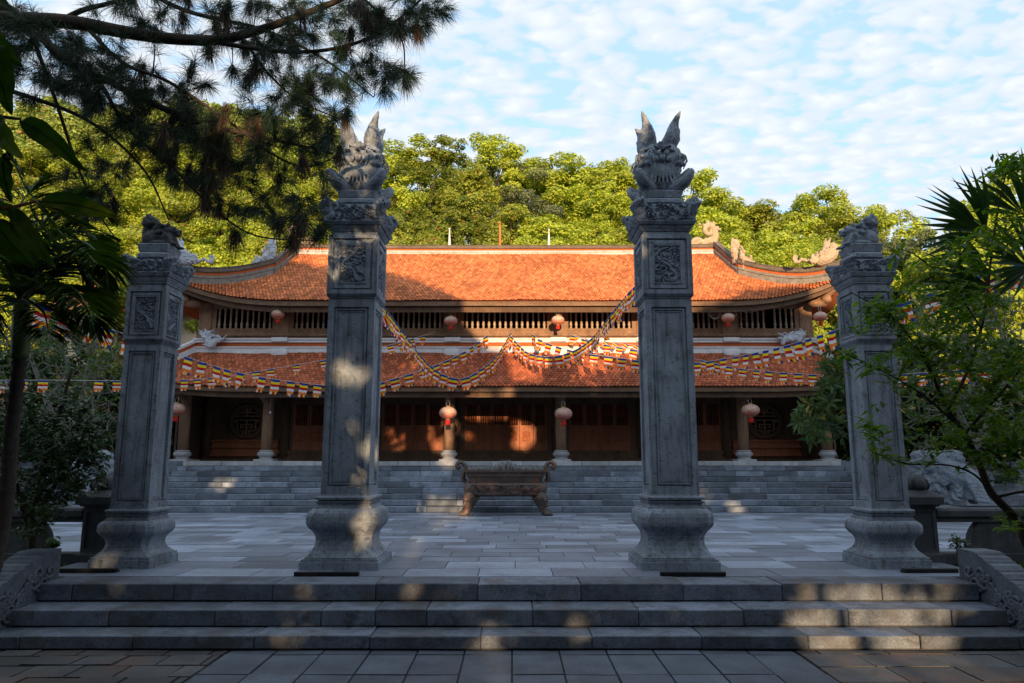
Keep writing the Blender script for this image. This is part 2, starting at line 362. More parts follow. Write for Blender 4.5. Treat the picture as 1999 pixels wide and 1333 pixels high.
# front steps: three courses of long chamfered blocks
mb = MB()
def block_row(mb, joints, y0, y1, z0, z1, r, bev=0.012, crack=None):
    for a, b in zip(joints[:-1], joints[1:]):
        dy = r.uniform(0, 0.014); dz = r.uniform(-0.005, 0.004)
        mb.box(a+0.004, b-0.004, y0+dy, y1, z0, z1+dz, 0, bev)
def px_joints(xs, Y, z):
    d = Y*CP + (z-EYE)*SP; return [(x-999.5)*d/F for x in xs]
r = random.Random(11)
block_row(mb, [-5.05]+px_joints([140,340,533,733,933,1134,1333,1527,1722], S1Y, TZ)+[4.97], S1Y, 8.42, STZ[1]+0.010, TZ, r, .008)
block_row(mb, [-5.05]+px_joints([212,420,627,732,832,1040,1247,1452,1657,1858], S2Y, STZ[1])+[4.97], S2Y, S1Y+0.06, STZ[0]+0.010, STZ[1], r, .008)
block_row(mb, [-5.3]+px_joints([37,258,495,722,938,1156,1371,1578,1797,1990], S3Y, STZ[0])+[5.2], S3Y, S2Y+0.06, 0.008, STZ[0], r, .008)
structure(mb.build('front_steps', M['step']))
mb = MB(); mb.box(-5.04, 4.96, S1Y+0.03, 8.4, -0.05, TZ-0.02); mb.box(-5.04, 4.96, S2Y+0.03, S1Y+0.03, -0.05, STZ[1]-0.02); mb.box(-5.25, 5.15, S3Y+0.03, S2Y+0.03, -0.05, STZ[0]-0.02); structure(mb.build('step_core', M['mortar']))
# terrace
mb = MB(); mb.box(-30, 30, 9.62, FSY+0.3, -0.05, TZ-0.022); mb.box(-5.6, 5.55, 8.40, 9.62, -0.05, TZ-0.022); structure(mb.build('terrace_bed', M['mortar']))
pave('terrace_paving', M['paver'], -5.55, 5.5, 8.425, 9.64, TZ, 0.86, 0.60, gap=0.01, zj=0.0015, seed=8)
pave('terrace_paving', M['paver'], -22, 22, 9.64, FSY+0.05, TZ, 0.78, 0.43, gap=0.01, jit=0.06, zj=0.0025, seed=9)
# garden beds beside the steps
for sx, xa in ((-1, 5.42), (1, 5.42)):
    P = []
    for i in range(24):
        row = []
        for j in range(16):
            x = xa + 12*(i/23)**1.5; y = -2 + 11.6*j/15
            zz = 0.42 + 0.12*noise.noise(Vector((x*0.8, y*0.8, 3))) + (0.0 if y > 6.5 else (y-6.5)*0.12)
            if i == 0: zz = min(zz, 0.25)
            row.append((sx*x, y, max(zz, -0.03)))
        P.append(row)
    mb = MB(); mb.grid(P, flip=(sx > 0)); structure(mb.build('garden_bed', M['soil']))

# far stair and temple platform
mb = MB(); r = random.Random(21); rise = (PLZ-TZ)/NR
for k in range(NR):
    y0 = FSY + TR*k; z1 = TZ + rise*(k+1); x = -SX - r.uniform(0, 0.9)
    while x < SX:
        w = r.uniform(0.75, 0.98); a, b = max(x, -SX), min(x+w, SX)
        if b-a > 0.08: mb.box(a+0.003, b-0.003, y0+r.uniform(0, 0.022), y0+TR+0.06, z1-rise+0.009, z1+r.uniform(-0.006, 0.005), 1 if k == NR-1 else 0, 0.008)
        x += w
structure(mb.build('temple_stairs', [M['stair'], M['marble']]))
mb = MB()
for k in range(NR): mb.box(-SX+0.02, SX-0.02, FSY+TR*k+0.04, FSY+TR*(k+1)+0.035, 0, TZ+rise*(k+1)-0.02)
structure(mb.build('stair_core', M['mortar']))
PY0 = FSY + TR*(NR-1)
mb = MB(); mb.box(-14.5, 14.5, PY0+0.05, 28.6, 0, PLZ-0.012)
r = random.Random(5)
for sgn in (-1, 1):
    for k in range(NR-1):
        x = SX + 0.55
        while x < 14.5:
            w = r.uniform(0.8, 1.1); b = min(x+w, 14.5); mb.box(min(sgn*x, sgn*b)+0.004, max(sgn*x, sgn*b)-0.004, PY0-0.03+r.uniform(0,0.01), PY0+0.05, TZ+rise*k, TZ+rise*(k+1)-0.006, 1, 0.0); x += w
structure(mb.build('temple_platform', [M['stair'], M['stair']]))

# ------------------------------------------------------------------ carving
def strokes(w, h, nu, nv, seed, kind='dragon'):
    """relief heights 0..1 made of raised curls and a winding body"""
    r = random.Random(seed); X, Z = np.meshgrid(np.linspace(0, w, nu), np.linspace(0, h, nv)); H = np.zeros_like(X)
    def stroke(pts, rad, amp):
        for (x, z), q in zip(pts, np.linspace(0, 1, len(pts))):
            rr = rad*(1-0.6*q); d2 = ((X-x)**2 + (Z-z)**2)/rr**2
            np.maximum(H, amp*np.sqrt(np.clip(1-d2, 0, 1)), out=H)
    m = min(w, h)
    if kind == 'dragon':
        ph = r.uniform(0, 6); body = []
        for i in range(160):
            q = i/159; body.append((w*(0.5+0.30*math.sin(q*5.2+ph)+0.10*math.sin(q*13+ph*2)), h*(0.08+0.84*q+0.05*math.sin(q*9))))
        stroke(body, m*0.075, 1.0)
    for c in range(40):
        x, z, a = r.uniform(0.03, 0.97)*w, r.uniform(0.03, 0.97)*h, r.uniform(0, 6.28); s = r.choice((-1, 1)); pts = []; R = m*r.uniform(0.09, 0.17)
        for i in range(40):
            q = i/39; rr = R*(1-q*0.85); aa = a + s*q*7; pts.append((x+rr*math.cos(aa), z+rr*math.sin(aa)))
        stroke(pts, m*r.uniform(0.022, 0.04), r.uniform(0.5, 1.0))
    for c in range(34):
        x, z, a = r.uniform(0, w), r.uniform(0, h), r.uniform(-0.6, 0.6); L = m*r.uniform(0.15, 0.35)
        stroke([(x+L*t*math.cos(a), z+L*t*math.sin(a)+0.03*m*math.sin(t*6)) for t in np.linspace(0, 1, 25)], m*0.03, r.uniform(0.4, 0.8))
    H[:, 0] = H[:, -1] = 0; H[0, :] = H[-1, :] = 0
    return X, Z, H
def relief(mb, origin, ux, uz, nrm, w, h, nu, nv, seed, amp, kind='dragon', m=0):
    X, Z, H = strokes(w, h, nu, nv, seed, kind); o, ux, uz, nrm = map(Vector, (origin, ux, uz, nrm))
    P = [[o + ux*float(X[i, j]) + uz*float(Z[i, j]) + nrm*float(H[i, j])*amp for j in range(nu)] for i in range(nv)]
    flip = ux.cross(uz).dot(nrm) < 0
    mb.grid(P, m, False, flip=flip)
FACES = [((0,-1), (1,0)), ((1,0), (0,1)), ((0,1), (-1,0)), ((-1,0), (0,-1))]   # normal, tangent
def facebox(mb, cx, cy, n, t, a0, a1, d0, d1, z0, z1, m=0):
    """box on a pillar face: along tangent a0..a1, outward d0..d1"""
    xs = [cx+n[0]*d+t[0]*a for d in (d0, d1) for a in (a0, a1)]; ys = [cy+n[1]*d+t[1]*a for d in (d0, d1) for a in (a0, a1)]
    mb.box(min(xs), max(xs), min(ys), max(ys), z0, z1, m)
def frame(mb, cx, cy, w, z0, z1, bw, th, inset=0.0, rail=None):
    """raised frame round each of four faces; faces stand at half width w"""
    rail = rail or bw
    for i, (n, t) in enumerate(FACES):
        e = w - inset if (i % 2 == 0 or inset > 0) else w - th
        facebox(mb, cx, cy, n, t, -e, -e+bw, w-th, w, z0, z1); facebox(mb, cx, cy, n, t, e-bw, e, w-th, w, z0, z1)
        facebox(mb, cx, cy, n, t, -e+bw, e-bw, w-th, w, z0, z0+rail); facebox(mb, cx, cy, n, t, -e+bw, e-bw, w-th, w, z1-rail, z1)

def make_pillar(X, s, zs, label, statue, seed):
    """s: width scale; zs: key heights"""
    Yc = 9.33
    root = empty('stone_pillar', (X, Yc, TZ), label, 'pillar', 'carved stone gate pillars')
    zp, zc_, zb1, zb2, zm, zsh, zst, zbx, zco, zcr, zt2, zt1 = zs
    b = MB(); c = 0.012
    b.sqloft(X, Yc, [(TZ, .478*s, c), (zp-.02, .478*s, c), (zp-.018, .462*s, c), (zp+.012, .462*s, c), (zp+.014, .445*s, .02)], 0)
    # cove and bulge
    H = zb2-zp; pr = []
    for q, w, ch in ((0.04,.44,.03),(0.10,.405,.04),(0.17,.372,.06),(0.26,.350,.08),(0.36,.343,.09),(0.46,.352,.09),(0.54,.378,.09),(0.60,.412,.09),(0.66,.436,.09),(0.72,.445,.09),(0.84,.445,.09),(0.91,.436,.10),(0.96,.412,.10),(1.0,.375,.09)):
        pr.append((zp+H*q, w*s, ch*s))
    b.sqloft(X, Yc, pr, 0)
    zz = zb2
    hm = zsh - zb2
    b.sqloft(X, Yc, [(zz,.345*s,.01),(zz+hm*.14,.345*s,.01),(zz+hm*.16,.325*s,.01),(zz+hm*.30,.322*s,.01),(zz+hm*.42,.342*s,.01),(zz+hm*.5,.35*s,.01),(zz+hm*.52,.318*s,.01),(zz+hm*.60,.318*s,.01),(zz+hm*.62,.348*s,.01),(zz+hm*.78,.356*s,.01),(zz+hm*.86,.345*s,.01),(zz+hm*.9,.31*s,.01),(zz+hm,.305*s,.01)], 0)
    b.build('base', M['stone'], root)
    # shaft
    b = MB(); w = .297*s; b.box(X-w+.025, X+w-.025, Yc-w+.025, Yc+w-.025, zsh-.02, zst)
    frame(b, X, Yc, w, zsh-.003, zst, .075*s, .026, rail=.10*s)
    frame(b, X, Yc, w-.010, zsh+.12*s, zst-.12*s, .018*s, .018, inset=.088*s)
    frame(b, X, Yc, w-.018, zsh+.155*s, zst-.155*s, .010*s, .008, inset=.115*s)
    b.build('shaft', M['stone'], root)
    # stepped moulding and carved box
    b = MB(); wb = .322*s
    b.sqloft(X, Yc, [(zst, .29*s, .004), (zst+.012, .29*s, .004), (zst+.014, .302*s, .004), (zst+.035, .302*s, .004), (zst+.037, .315*s, .004), (zst+.06, .33*s, .004), (zst+.062, .31*s, .004), (zst+.07, .31*s, .004)], 0)
    z0 = zst+.07; b.box(X-wb+.03, X+wb-.03, Yc-wb+.03, Yc+wb-.03, z0, zbx)
    frame(b, X, Yc, wb, z0, zbx, .062*s, .031, rail=.055*s)
    frame(b, X, Yc, wb-.012, z0+.075*s, zbx-.075*s, .05*s, .016, inset=.078*s)
    frame(b, X, Yc, wb-.006, z0+.135*s, zbx-.135*s, .014*s, .022, inset=.135*s)
    b.build('panel_block', M['stone'], root)
    b = MB(); e = wb*2-.31*s; hh = zbx-z0-.30*s
    for i, (n, t) in enumerate(FACES):
        if i == 2: continue
        o = (X+n[0]*(wb-.029)-t[0]*e/2, Yc+n[1]*(wb-.029)-t[1]*e/2, z0+.15*s)
        relief(b, o, (t[0], t[1], 0), (0, 0, 1), (n[0], n[1], 0), e, hh, 44, 70, seed*7+i, .034*s)
    b.build('carved_panel', M['carved'], root)
    # cornice
    b = MB(); h = zco-zbx
    b.sqloft(X, Yc, [(zbx,.30*s,.004),(zbx+h*.28,.30*s,.004),(zbx+h*.30,.318*s,.004),(zbx+h*.40,.322*s,.004),(zbx+h*.42,.33*s,.004),(zbx+h*.62,.352*s,.004),(zbx+h*.64,.345*s,.004),(zbx+h*.72,.345*s,.004),(zbx+h*.74,.365*s,.004),(zbx+h*.97,.392*s,.004),(zbx+h,.39*s,.004)], 0)
    b.build('cornice', M['stone'], root)
    # carved crest with dragon heads at the corners
    b = MB(); h = zcr-zco
    b.sqloft(X, Yc, [(zco-.002,.375*s,.01),(zco+h*.2,.345*s,.01),(zco+h*.55,.32*s,.01),(zcr-.01,.315*s,.01)], 0)
    for i, (n, t) in enumerate(FACES):
        if i == 2: continue
        ee = .66*s; o = (X+n[0]*(.372*s)-t[0]*ee/2, Yc+n[1]*(.372*s)-t[1]*ee/2, zco)
        top = Vector((-n[0]*.05*s, -n[1]*.05*s, h)); L = top.length
        relief(b, o, (t[0], t[1], 0), top/L, (n[0], n[1], 0.15), ee, L*.97, 70, 26, seed*5+i, .05*s, 'cloud')
    b.build('carved_crest', M['carved'], root)
    for cx_, cy_ in ((-1,-1),(1,-1),(1,1),(-1,1)):
        b = MB(); d = Vector((cx_, cy_, 0)).normalized(); k = s*1.0
        base = Vector((X, Yc, zco)) + d*.44*k
        b.ell(base+Vector((0,0,h*.30)), (.085*k,.085*k,h*.42))
        b.ell(base+d*.05*k+Vector((0,0,h*.62)), (.075*k,.075*k,h*.36))
        for q in range(5):
            a = (q-2)*.35; dd = Matrix.Rotation(a, 3, 'Z') @ d
            b.tube([base+Vector((0,0,h*(.15+.12*q))), base+dd*.09*k+Vector((0,0,h*(.45+.08*q))), base+dd*.15*k+Vector((0,0,h*(.78+.07*q))), base+dd*.12*k+Vector((0,0,h*(1.0+.06*q)))], [.035*k,.032*k,.024*k,.012*k], 6)
        b.tube([base-d*.14*k+Vector((0,0,h*.95)), base-d*.02*k+Vector((0,0,h*1.0)), base+d*.08*k+Vector((0,0,h*1.12)), base+d*.13*k+Vector((0,0,h*1.22))], [.03*k,.05*k,.045*k,.015*k], 7)
        b.ell(base+d*.02*k+Vector((0,0,h*.95)), (.055*k,.055*k,.04*k))
        weld_mesh(b, 'dragon_head', M['carved'], .009, root, rough=.014, rs=.025, smooth_it=0)
    # finial plinth: two rounded tiers
    b = MB(); wt_ = .245*s
    b.sqloft(X, Yc, [(zcr-.01,.235*s,.02),(zcr+.015,.225*s,.02),(zcr+.02,.245*s,.03),(lerp(zcr,zt2,.3),.27*s,.04),(lerp(zcr,zt2,.7),.27*s,.04),(zt2-.015,.245*s,.03),(zt2,.225*s,.02),(zt2+.005,.235*s,.01),(zt1-.01,.262*s,.01),(zt1,.255*s,.01)], 0)
    for n, t in FACES: facebox(b, X, Yc, n, t, -.13*s, .13*s, .26*s, .276*s, lerp(zcr,zt2,.33), lerp(zcr,zt2,.66))
    b.build('finial_plinth', M['stone'], root)
    statue(root, X, Yc, zt1, s, seed)
    return root

def phoenix(root, X, Yc, z, s, seed):
    """four phoenixes back to back: wings curl outward below, tall tail feathers rise at the corners"""
    b = MB(); T = zat(226, 9.2) - z; U = T     # total height
    b.ell((X, Yc, z+U*.26), (.20*s, .20*s, U*.28), seg=20, rings=12)
    b.ell((X, Yc, z+U*.08), (.24*s, .24*s, U*.10), seg=16)
    b.ell((X, Yc, z+U*.49), (.15*s, .15*s, U*.09), seg=16)
    for cx_, cy_ in ((-1,-1),(1,-1),(1,1),(-1,1)):
        d = Vector((cx_, cy_, 0)).normalized(); n = Vector((-d.y, d.x, 0)); O = Vector((X, Yc, z))
        def P(o, h, side=0): return O + d*o + n*side + Vector((0, 0, U*h))
        # wing curling out below, with long quills
        b.tube([P(.08,.04), P(.20,.05), P(.31,.07), P(.40,.11), P(.47,.165), P(.505,.21), P(.495,.235)], [.09,.10,.095,.085,.065,.04,.015], 12)
        for q in (-.07, -.035, 0, .035, .07):
            b.tube([P(.12,.12,q*.6), P(.28,.125,q), P(.40,.17,q*.95), P(.48,.235,q*.4)], [.018,.022,.018,.010], 6)
        # shoulder with eye boss and scrolls
        b.ell(P(.25,.40), (.115,.115,U*.10), seg=14); b.ell(P(.20,.28), (.12,.12,U*.15), seg=14)
        b.ell(P(.385,.42), (.028,.028,.028)); b.ell(P(.36,.33,.05), (.03,.03,.03)); b.ell(P(.36,.33,-.05), (.03,.03,.03))
        for q in (-.10, -.055, .055, .10): b.tube([P(.24,.53,q), P(.345,.47,q*1.2), P(.365,.40,q*1.2), P(.30,.31,q*1.3)], [.012,.017,.017,.010], 6)
        # neck and the tall leaf-shaped tail, curling in to a point
        b.tube([P(.14,.46), P(.165,.52), P(.185,.58), P(.215,.66), P(.235,.74), P(.250,.81), P(.280,.88), P(.325,.95), P(.37,1.0)], [.085,.070,.082,.102,.100,.078,.052,.034,.010], 14, flat=1.0)
        for sd in (-1, 1):
            b.tube([P(.20,.60,sd*.04), P(.25,.68,sd*.08), P(.27,.77,sd*.07), P(.27,.83,sd*.085)], [.02,.024,.02,.008], 6)
            a0 = [P(.30+.0*q, .68+.035*math.cos(q*.9), sd*.04+.03*math.sin(q*.9)*sd) for q in range(7)]; b.tube(a0, .010, 5)
            a0 = [P(.32+.0*q, .77+.028*math.cos(q*.9), sd*.028+.022*math.sin(q*.9)*sd) for q in range(7)]; b.tube(a0, .009, 5)
        b.tube([P(.08,.50), P(.10,.57), P(.12,.64)], [.08,.06,.015], 8)
        for q in range(-4, 5): b.tube([P(.12,.57,q*.022), P(.265,.575,q*.022), P(.285,.525,q*.028)], [.010,.012,.009], 5)
        for sd in (-1, 1): b.tube([P(.14,.56,sd*.07), P(.13,.61,sd*.10), P(.14,.65,sd*.12)], [.04,.03,.01], 6)
    # chest and flowing front feathers on each face
    for n_, t_ in FACES:
        O = Vector((X, Yc, z)); nn = Vector((*n_, 0)); tt = Vector((*t_, 0))
        for q in range(-3, 4):
            b.tube([O+nn*.18+tt*q*.035+Vector((0,0,U*.40)), O+nn*.245+tt*q*.04+Vector((0,0,U*.24)), O+nn*.25+tt*q*.055+Vector((0,0,U*.10)), O+nn*.20+tt*q*.09+Vector((0,0,U*.02))], [.014,.018,.018,.012], 6)
        for a_, h_ in ((-.06,.47),(.06,.47),(0,.41),(-.09,.40),(.09,.40)): b.ell(O+nn*.235+tt*a_+Vector((0,0,U*h_)), (.04,.04,.045))
    weld_mesh(b, 'phoenix_finial', M['stone'], .009, root, rough=.010, rs=.04, smooth_it=0)

def lion(root, X, Yc, z, s, seed):
    """crouching lion facing the middle of the gate, curled tail high behind"""
    f = 1 if X < 0 else -1        # head towards the centre
    b = MB(); U = zat(415, 9.2) - z
    def P(a, h, y=0): return Vector((X + f*a, Yc + y, z + U*h))
    b.ell(P(-.07,.30), (.15,.12,U*.26), seg=16); b.ell(P(.10,.26), (.11,.115,U*.26), seg=16); b.ell(P(0,.08), (.22,.15,U*.10), seg=16)
    for y in (-.10, .10):
        b.ell(P(-.12,.20,y), (.085,.055,U*.20), seg=12); b.tube([P(.12,.34,y), P(.17,.14,y), P(.20,.04,y)], [.05,.038,.04], 8)
        b.ell(P(.22,.04,y), (.055,.04,U*.045)); b.ell(P(-.06,.035,y), (.09,.04,U*.05))
        for q in range(3): b.tube([P(.24,.06,y+(q-1)*.02), P(.275,.02,y+(q-1)*.02)], .012, 5)
    b.ell(P(.13,.50), (.095,.10,U*.17), seg=14)                      # head, turned to the middle
    b.ell(P(.21,.47), (.055,.07,U*.075)); b.ell(P(.225,.385), (.045,.055,U*.035)); b.ell(P(.262,.50), (.02,.03,.02))
    for y in (-.055, .055): b.ell(P(.205,.565,y), (.022,.02,.02)); b.ell(P(.12,.66,y*1.3), (.03,.02,.03)); b.tube([P(.22,.42,y*.6), P(.25,.40,y*.6), P(.26,.44,y*.6)], .012, 5)
    rr = random.Random(seed)
    for q in range(26):
        t = q/25; b.ell(P(.02+.05*math.sin(q*2.4), .34+.34*t, .10*math.cos(q*1.9)), (.03,.03,.03))
    b.tube([P(-.16,.22), P(-.20,.42), P(-.185,.60), P(-.15,.70)], [.05,.055,.06,.07], 10)     # upright plume of curls
    for x_, h_, r_ in ((-.15,.74,.075),(-.21,.72,.05),(-.10,.76,.055),(-.19,.82,.06),(-.12,.86,.06),(-.16,.93,.055),(-.21,.88,.035),(-.08,.83,.04)):
        for y in (-.045, .045): b.ell(P(x_, h_, y), (r_*.8, r_*.75, r_*.8))
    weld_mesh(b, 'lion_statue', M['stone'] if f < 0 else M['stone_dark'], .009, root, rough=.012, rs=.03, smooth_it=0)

def zkeys(ys, Y=9.03): return [zat(y, Y) for y in ys]
inner = zkeys([1091, 1050, 1033, 992, 975, 965, 584, 458, 434, 398, 382, 368])
outer = zkeys([1089, 1060, 1052, 1017, 1002, 992, 671, 560, 530, 503, 486, 470])
make_pillar(-2.065, 1.0, inner, 'tall grey stone pillar just left of the middle, phoenix finial dappled orange', phoenix, 1)
make_pillar(2.014, 1.0, inner, 'tall grey stone pillar just right of the middle, phoenix finial clear against sky', phoenix, 2)
make_pillar(-4.74, .79, outer, 'shorter stone pillar at far left beside the palm, dark lion on top', lion, 3)
make_pillar(4.69, .79, outer, 'shorter stone pillar at far right behind leafy twigs, grey lion on top', lion, 4)
# black metal bars lying in front of each pillar
for (xa, xb, y), lab in zip(((112,226,1119),(573,700,1128),(1290,1418,1124),(1765,1872,1119)),
        ('long black metal bar lying before the far left pillar', 'long black metal bar lying before the pillar left of the middle', 'long black metal bar lying before the pillar right of the middle', 'long black metal bar lying before the far right pillar')):
    Y = 8.42 if 500 < xa < 1500 else 8.66
    d = Y*CP + (TZ-EYE)*SP; a, b_ = (xa-999.5)*d/F, (xb-999.5)*d/F
    root = empty('metal_bar', ((a+b_)/2, Y, TZ), lab, 'metal bar', 'black bars at the pillar feet')
    mb = MB(); mb.box(a, b_, Y, Y+.06, TZ+.004, TZ+.048, 0, .004); mb.build('housing', M['black'], root)
    for q0 in (a+.01, b_-.05): mb = MB(); mb.box(q0, q0+.04, Y+.061, Y+.11, TZ+.004, TZ+.02); mb.build('bracket', M['black'], root)
# ------------------------------------------------------------------ temple
TEM = empty('temple', (BX, 24.0, PLZ), 'long two-storey wooden temple with curved orange clay tile roofs atop the stone stairs', 'temple')
CX = [-9.31, -6.9, -4.25, -1.617, 1.617, 4.25, 6.9, 9.31]     # column offsets
YC, YW, YU, YB = 20.95, 22.6, 21.9, 27.2
# --- roofs
def lift_u(x): a = max(0.0, (abs(x)-6.3)/4.0); return 0.82*a**2.5
def lift_l(x): a = max(0.0, (abs(x)-7.3)/3.2); return 0.30*a**2.3
EU = (20.9, zat(585, 20.9)); RU = (24.3, zat(494, 24.3)); GU = 22.8
EL = (19.9, zat(753, 19.9)); RL = (21.72, zat(688, 21.72))
def zu(x, y):
    t = (y-EU[0])/(RU[0]-EU[0]); return lerp(EU[1], RU[1], t**1.10) + lift_u(x)*max(0, 1-(y-EU[0])/2.4)**1.2 if t > 0 else EU[1]+(y-EU[0])*0.55+lift_u(x)
def hw_u(y): return lerp(10.3, 7.62, min(1, (y-20.9)/(GU-20.9))**0.85) if y < GU else lerp(7.62, 7.3, (y-GU)/(RU[0]-GU))
def zl(x, y):
    t = (y-EL[0])/(RL[0]-EL[0]); return (lerp(EL[1], RL[1], t**1.08) if t > 0 else EL[1]+(y-EL[0])*0.5) + lift_l(x)*max(0, 1-(y-EL[0])/1.9)
def hw_l(y): return lerp(10.55, 9.55, min(1, max(0, (y-EL[0])/(RL[0]-EL[0]))))
def tiles(mb, zf, hwf, y0, y1, tw, th, seed, X0=BX, mirror=None):
    """rows of small pointed clay tiles, each a raised flap with a lip"""
    r = random.Random(seed); L0 = 0.0; y = y0 - 0.05; k = 0
    while y < y1:
        dy = th*0.83; hw = hwf(max(y, y0)); n = int(hw/tw) + 1
        for i in range(-n, n+1):
            x = (i + 0.5*(k % 2))*tw + r.uniform(-.006, .006)
            if abs(x) > hw: continue
            ya = y + r.uniform(-.006, .006); yb = ya + dy*1.5
            sag = 0.03*noise.noise(Vector((x*0.7, y*0.9, seed)))
            lz = 0.034 + r.uniform(-.003, .004) + (0.014 if r.random() < .02 else 0)
            za = zf(x, ya)+sag+lz; zm = zf(x, ya+dy*.45)+sag+lz*.75; zb = zf(x, yb)+sag+.004
            h = tw*0.445; t = r.uniform(-.0015, .0015)
            P = [(X0+x, ya, za), (X0+x+h, ya+dy*.38, zm+t), (X0+x+h, yb, zb), (X0+x-h, yb, zb), (X0+x-h, ya+dy*.38, zm-t),
                 (X0+x, ya+.003, za-.028), (X0+x+h, ya+dy*.38+.003, zm-.024), (X0+x-h, ya+dy*.38+.003, zm-.024)]
            mb.add(P, [(0,1,2,3,4), (0,5,6,1), (4,7,5,0)])
        y += dy; k += 1
def slab(mb, zf, hwf, y0, y1, m=0, nx=60, ny=10, dz=0.0, X0=BX, thick=0.10):
    top = []; bot = []
    for j in range(ny+1):
        y = lerp(y0, y1, j/ny); hw = hwf(y); top.append([(X0+lerp(-hw, hw, i/nx), y, zf(lerp(-hw, hw, i/nx), y)+dz) for i in range(nx+1)])
    bot = [[(a, b, c-thick) for a, b, c in row] for row in top]
    mb.grid(top, m); mb.grid(bot, m, flip=True)
    for row, rb in ((top[0], bot[0]), (top[-1], bot[-1])): mb.grid([row, rb], m)
    mb.grid([[t[0] for t in top], [t[0] for t in bot]], m); mb.grid([[t[-1] for t in top], [t[-1] for t in bot]], m)

roofU = MB(); tiles(roofU, zu, hw_u, EU[0], RU[0]-.05, 0.105, 0.135, 1)
RU_o = roofU.build('tiled_roof', [M['tile']], TEM); RU_o['label'] = 'long upper roof of orange clay tiles with swept-up corners'
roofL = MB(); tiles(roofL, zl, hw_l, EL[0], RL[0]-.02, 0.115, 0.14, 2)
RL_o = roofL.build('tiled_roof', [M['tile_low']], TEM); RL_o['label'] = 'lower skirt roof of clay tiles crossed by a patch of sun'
# decks, back and side slopes
b = MB(); slab(b, zu, hw_u, EU[0]+.06, RU[0], dz=-.012)
def back(f, yr): return lambda x, y: f(x, 2*yr-y)
slab(b, back(zu, RU[0]), lambda y: hw_u(2*RU[0]-y), RU[0]+.001, 2*RU[0]-EU[0], dz=-.012)
b.build('roof_deck', M['tile_under'], RU_o)
b = MB()
for sg in (-1, 1):      # side slopes of the upper roof, from the gable foot out to the corners
    P = []
    for j in range(9):
        q = j/8; x = lerp(10.3, 7.62, q); ya = lerp(EU[0], GU, q); row = []
        for i in range(25):
            y = lerp(ya, 2*RU[0]-ya, i/24); e = max(0, (abs(y-RU[0])-1.6)/1.8)
            row.append((BX+sg*x, y, lerp(EU[1], zu(7.5, GU), q**1.1) + (lift_u(10.3)*e**2.0*(1-q)**1.2)))
        P.append(row)
    b = MB(); b.grid(P, 0, flip=(sg < 0)); b.grid([[(x, y, z-.1) for x, y, z in row] for row in P], 0, flip=(sg > 0)); b.build('side_slope', M['tile'], RU_o)
for sg in (-1, 1):      # gable walls
    xs = BX+sg*7.5; b = MB(); b.add([(xs, GU, zu(7.5, GU)-.1), (xs, RU[0], RU[1]-.08), (xs, 2*RU[0]-GU, zu(7.5, GU)-.1)], [(0,1,2), (2,1,0)]); b.build('gable', M['wood'], RU_o)
b = MB(); slab(b, zl, hw_l, EL[0]+.05, RL[0]+.1, dz=-.012); b.build('roof_deck', M['tile_under'], RL_o)
b = MB()
for sg in (-1, 1):
    P = []
    for j in range(5):
        q = j/4; P.append([(BX+sg*lerp(10.55, 9.55, q), lerp(lerp(EL[0], 21.7, q), 28.4, i/12), lerp(EL[1]+.3*max(0, 1-i/4), RL[1], q)) for i in range(13)])
    b = MB(); b.grid(P, 0, flip=(sg < 0)); b.build('side_slope', M['tile'], RL_o)
# eave boards: curved fascia, a shadow gap, second board and rafter ends
def eave(name, parent, zf, y0, hw, gap, hgt, seed):
    b = MB(); n = 90; r = random.Random(seed)
    for (dy, za, zb, m) in ((.035, -.045-hgt, -.045, 0), (.16, -.10-hgt*1.9, -.05-hgt*.9, 1)):
        P0 = [(BX+lerp(-hw+dy, hw-dy, i/n), y0+dy, zf(lerp(-hw, hw, i/n), y0)+zb) for i in range(n+1)]
        P1 = [(x, y, z+za-zb) for x, y, z in P0]; P2 = [(x, y+.045, z) for x, y, z in P1]; P3 = [(x, y+.045, z) for x, y, z in P0]
        b.grid([P0, P1, P2, P3, P0], m, False)
    o = b.build(name, [M['fascia'], M['wood']], parent); return o
eave('eave_board', RU_o, zu, EU[0], 10.28, 0, .13, 3); eave('eave_board', RL_o, zl, EL[0], 10.5, 0, .11, 4)
b = MB()
for zf, y0, hw, yb in ((zu, EU[0], 10.0, YU), (zl, EL[0], 10.2, YC)):
    k = -hw
    while k < hw:
        za = zf(k, y0)-.13; zb = zf(k*0.97, yb)-.17
        b.add([(BX+k, y0+.22, za), (BX+k+.07, y0+.22, za), (BX+k+.07, yb+.6, zb+.25), (BX+k, yb+.6, zb+.25), (BX+k, y0+.22, za-.08), (BX+k+.07, y0+.22, za-.08), (BX+k+.07, yb+.6, zb+.17), (BX+k, yb+.6, zb+.17)],
              [(3,2,1,0),(4,5,6,7),(0,1,5,4),(1,2,6,5),(2,3,7,6),(3,0,4,7)], 0); k += .30
o = b.build('rafters', M['wood'], TEM); o['kind'] = 'stuff'
# upturned corner beams showing under the upper corners
for sg in (-1, 1):
    b = MB(); c = Vector((BX+sg*10.1, EU[0]+.1, zu(10.1, EU[0])-.30))
    pts = cat_rom([c+Vector((0, 0, .02)), c+Vector((-sg*.45, .45, -.26)), c+Vector((-sg*.9, .95, -.42)), Vector((BX+sg*9.2, YU, EU[1]-.5))], 5)
    b.tube(pts, .10, 6); b.ell(c+Vector((-sg*.55, .45, -.42)), (.30, .16, .13)); b.ell(c+Vector((-sg*.35, .30, -.32)), (.16, .12, .12))
    for q in range(6): b.ell(c+Vector((-sg*(.3+.09*q), .35+.07*q, -.38-.04*math.sin(q*2))), (.07, .07, .07))
    weld_mesh(b, 'corner_bracket', M['wood_pale'], .025, TEM, rough=.03, rs=.07)
